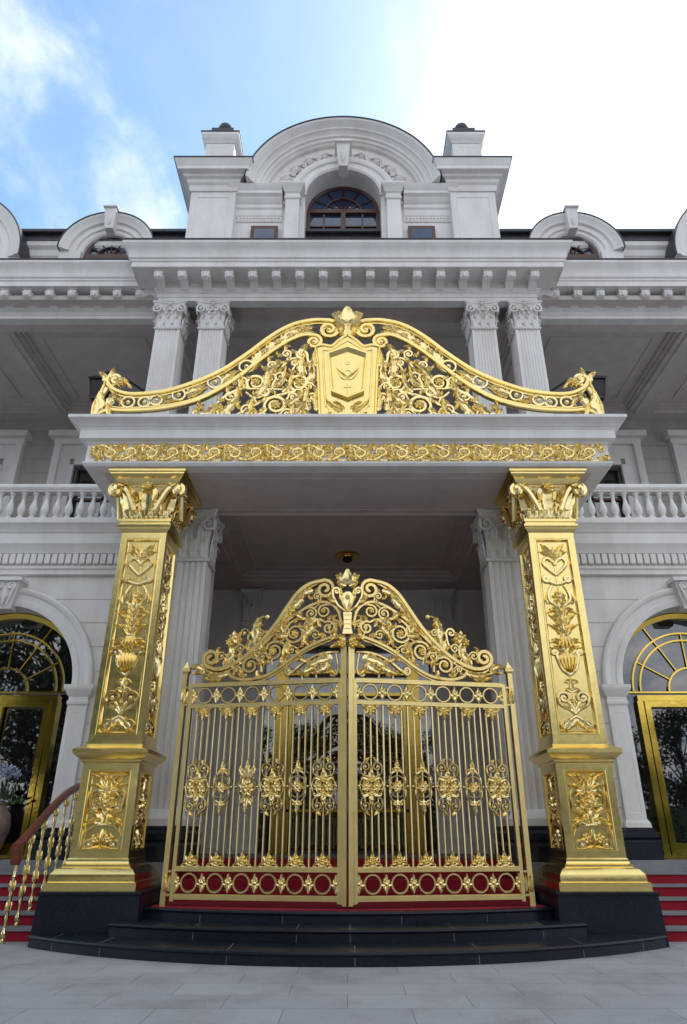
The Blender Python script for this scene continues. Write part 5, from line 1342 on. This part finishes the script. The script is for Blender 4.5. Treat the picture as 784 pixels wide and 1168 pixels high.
# ------------------------------------------------------------------ light, sky, camera
CLX, CLY, CLB = 8.4, 1.1, -.012
SE, SA = radians(52), radians(38)                     # sun behind the palace, to the right
w = bpy.data.worlds.new('World'); scene.world = w; w.use_nodes = True; nt = w.node_tree
for n_ in list(nt.nodes): nt.nodes.remove(n_)
out = N(nt, 'ShaderNodeOutputWorld'); bg = N(nt, 'ShaderNodeBackground', Strength=.12)
sky = N(nt, 'ShaderNodeTexSky'); sky.sky_type = 'NISHITA'; sky.sun_disc = False; sky.sun_elevation = SE; sky.sun_rotation = SA
sky.air_density = 1.0; sky.dust_density = .6; sky.ozone_density = 1.6
tc = N(nt, 'ShaderNodeTexCoord'); sp = N(nt, 'ShaderNodeSeparateXYZ'); nt.links.new(tc.outputs['Generated'], sp.inputs[0])
def mth(op, a, b=None, c=None):
    n_ = N(nt, 'ShaderNodeMath', operation=op)
    for i, x in enumerate((a, b, c)):
        if x is None: continue
        if isinstance(x, (int, float)): n_.inputs[i].default_value = x
        else: nt.links.new(x, n_.inputs[i])
    return n_.outputs[0]
zz = mth('ADD', mth('MAXIMUM', sp.outputs['Z'], 0.), .30)
px = mth('DIVIDE', sp.outputs['X'], zz); py = mth('DIVIDE', sp.outputs['Y'], zz)
cb = N(nt, 'ShaderNodeCombineXYZ'); nt.links.new(px, cb.inputs[0]); nt.links.new(py, cb.inputs[1])
mp = N(nt, 'ShaderNodeMapping'); mp.inputs['Rotation'].default_value = (0, 0, .5); mp.inputs['Scale'].default_value = (1.4, 1.0, 1); mp.inputs['Location'].default_value = (CLX, CLY, 0)
nt.links.new(cb.outputs[0], mp.inputs['Vector'])
nz = N(nt, 'ShaderNodeTexNoise', Scale=3.8, Detail=9., Roughness=.56, Distortion=.3); nt.links.new(mp.outputs[0], nz.inputs['Vector'])
bias = mth('ADD', mth('ADD', mth('MULTIPLY', mth('MAXIMUM', sp.outputs['X'], -.10), .25), CLB), mth('MULTIPLY', mth('MAXIMUM', mth('MULTIPLY', mth('ADD', sp.outputs['Y'], -.05), -1.), 0.), .42))
v = mth('ADD', nz.outputs['Fac'], bias)
mr = N(nt, 'ShaderNodeMapRange'); mr.interpolation_type = 'SMOOTHSTEP'
mr.inputs['From Min'].default_value = .44; mr.inputs['From Max'].default_value = .72; mr.inputs['To Min'].default_value = .08
nt.links.new(v, mr.inputs['Value'])
mx = N(nt, 'ShaderNodeMix', data_type='RGBA'); nt.links.new(mr.outputs['Result'], mx.inputs[0]); hs = N(nt, 'ShaderNodeHueSaturation', Saturation=1.15, Hue=.49, Value=1.35); nt.links.new(sky.outputs['Color'], hs.inputs['Color']); nt.links.new(hs.outputs['Color'], mx.inputs[6]); nc = N(nt, 'ShaderNodeTexNoise', Scale=5.5, Detail=8., Roughness=.6); nt.links.new(mp.outputs[0], nc.inputs['Vector']); cm = N(nt, 'ShaderNodeMix', data_type='RGBA'); cm.inputs[6].default_value = (3.9, 4.6, 5.7, 1); cm.inputs[7].default_value = (8.4, 8.3, 8.2, 1); cr_ = N(nt, 'ShaderNodeMapRange'); cr_.inputs['From Min'].default_value = .38; cr_.inputs['From Max'].default_value = .70; nt.links.new(nc.outputs['Fac'], cr_.inputs['Value']); nt.links.new(cr_.outputs['Result'], cm.inputs[0]); nt.links.new(cm.outputs[2], mx.inputs[7])
nt.links.new(mx.outputs[2], bg.inputs['Color']); nt.links.new(bg.outputs[0], out.inputs['Surface'])

sun = bpy.data.lights.new('Sun', 'SUN'); sun.energy = 1.2; sun.angle = radians(12); sun.color = (1, .95, .88)
so_ = bpy.data.objects.new('Sun', sun); col.objects.link(so_)
d = V3((sin(SA) * cos(SE), cos(SA) * cos(SE), sin(SE)))
so_.rotation_euler = (-d).to_track_quat('-Z', 'Y').to_euler(); so_.location = d * 60

cam = bpy.data.cameras.new('Camera'); co = bpy.data.objects.new('Camera', cam); col.objects.link(co)
co.location = (0, 0, 1.48); co.rotation_euler = (radians(90 + 25.31), 0, 0)
cam.sensor_width = 36; cam.lens = 778 / 1168 * 36; cam.shift_x = -4.6 / 1168; cam.clip_end = 2000
scene.camera = co
scene.view_settings.view_transform = 'Standard'; scene.view_settings.look = 'None'; scene.view_settings.exposure = .82; scene.view_settings.gamma = 1
scene.render.film_transparent = False
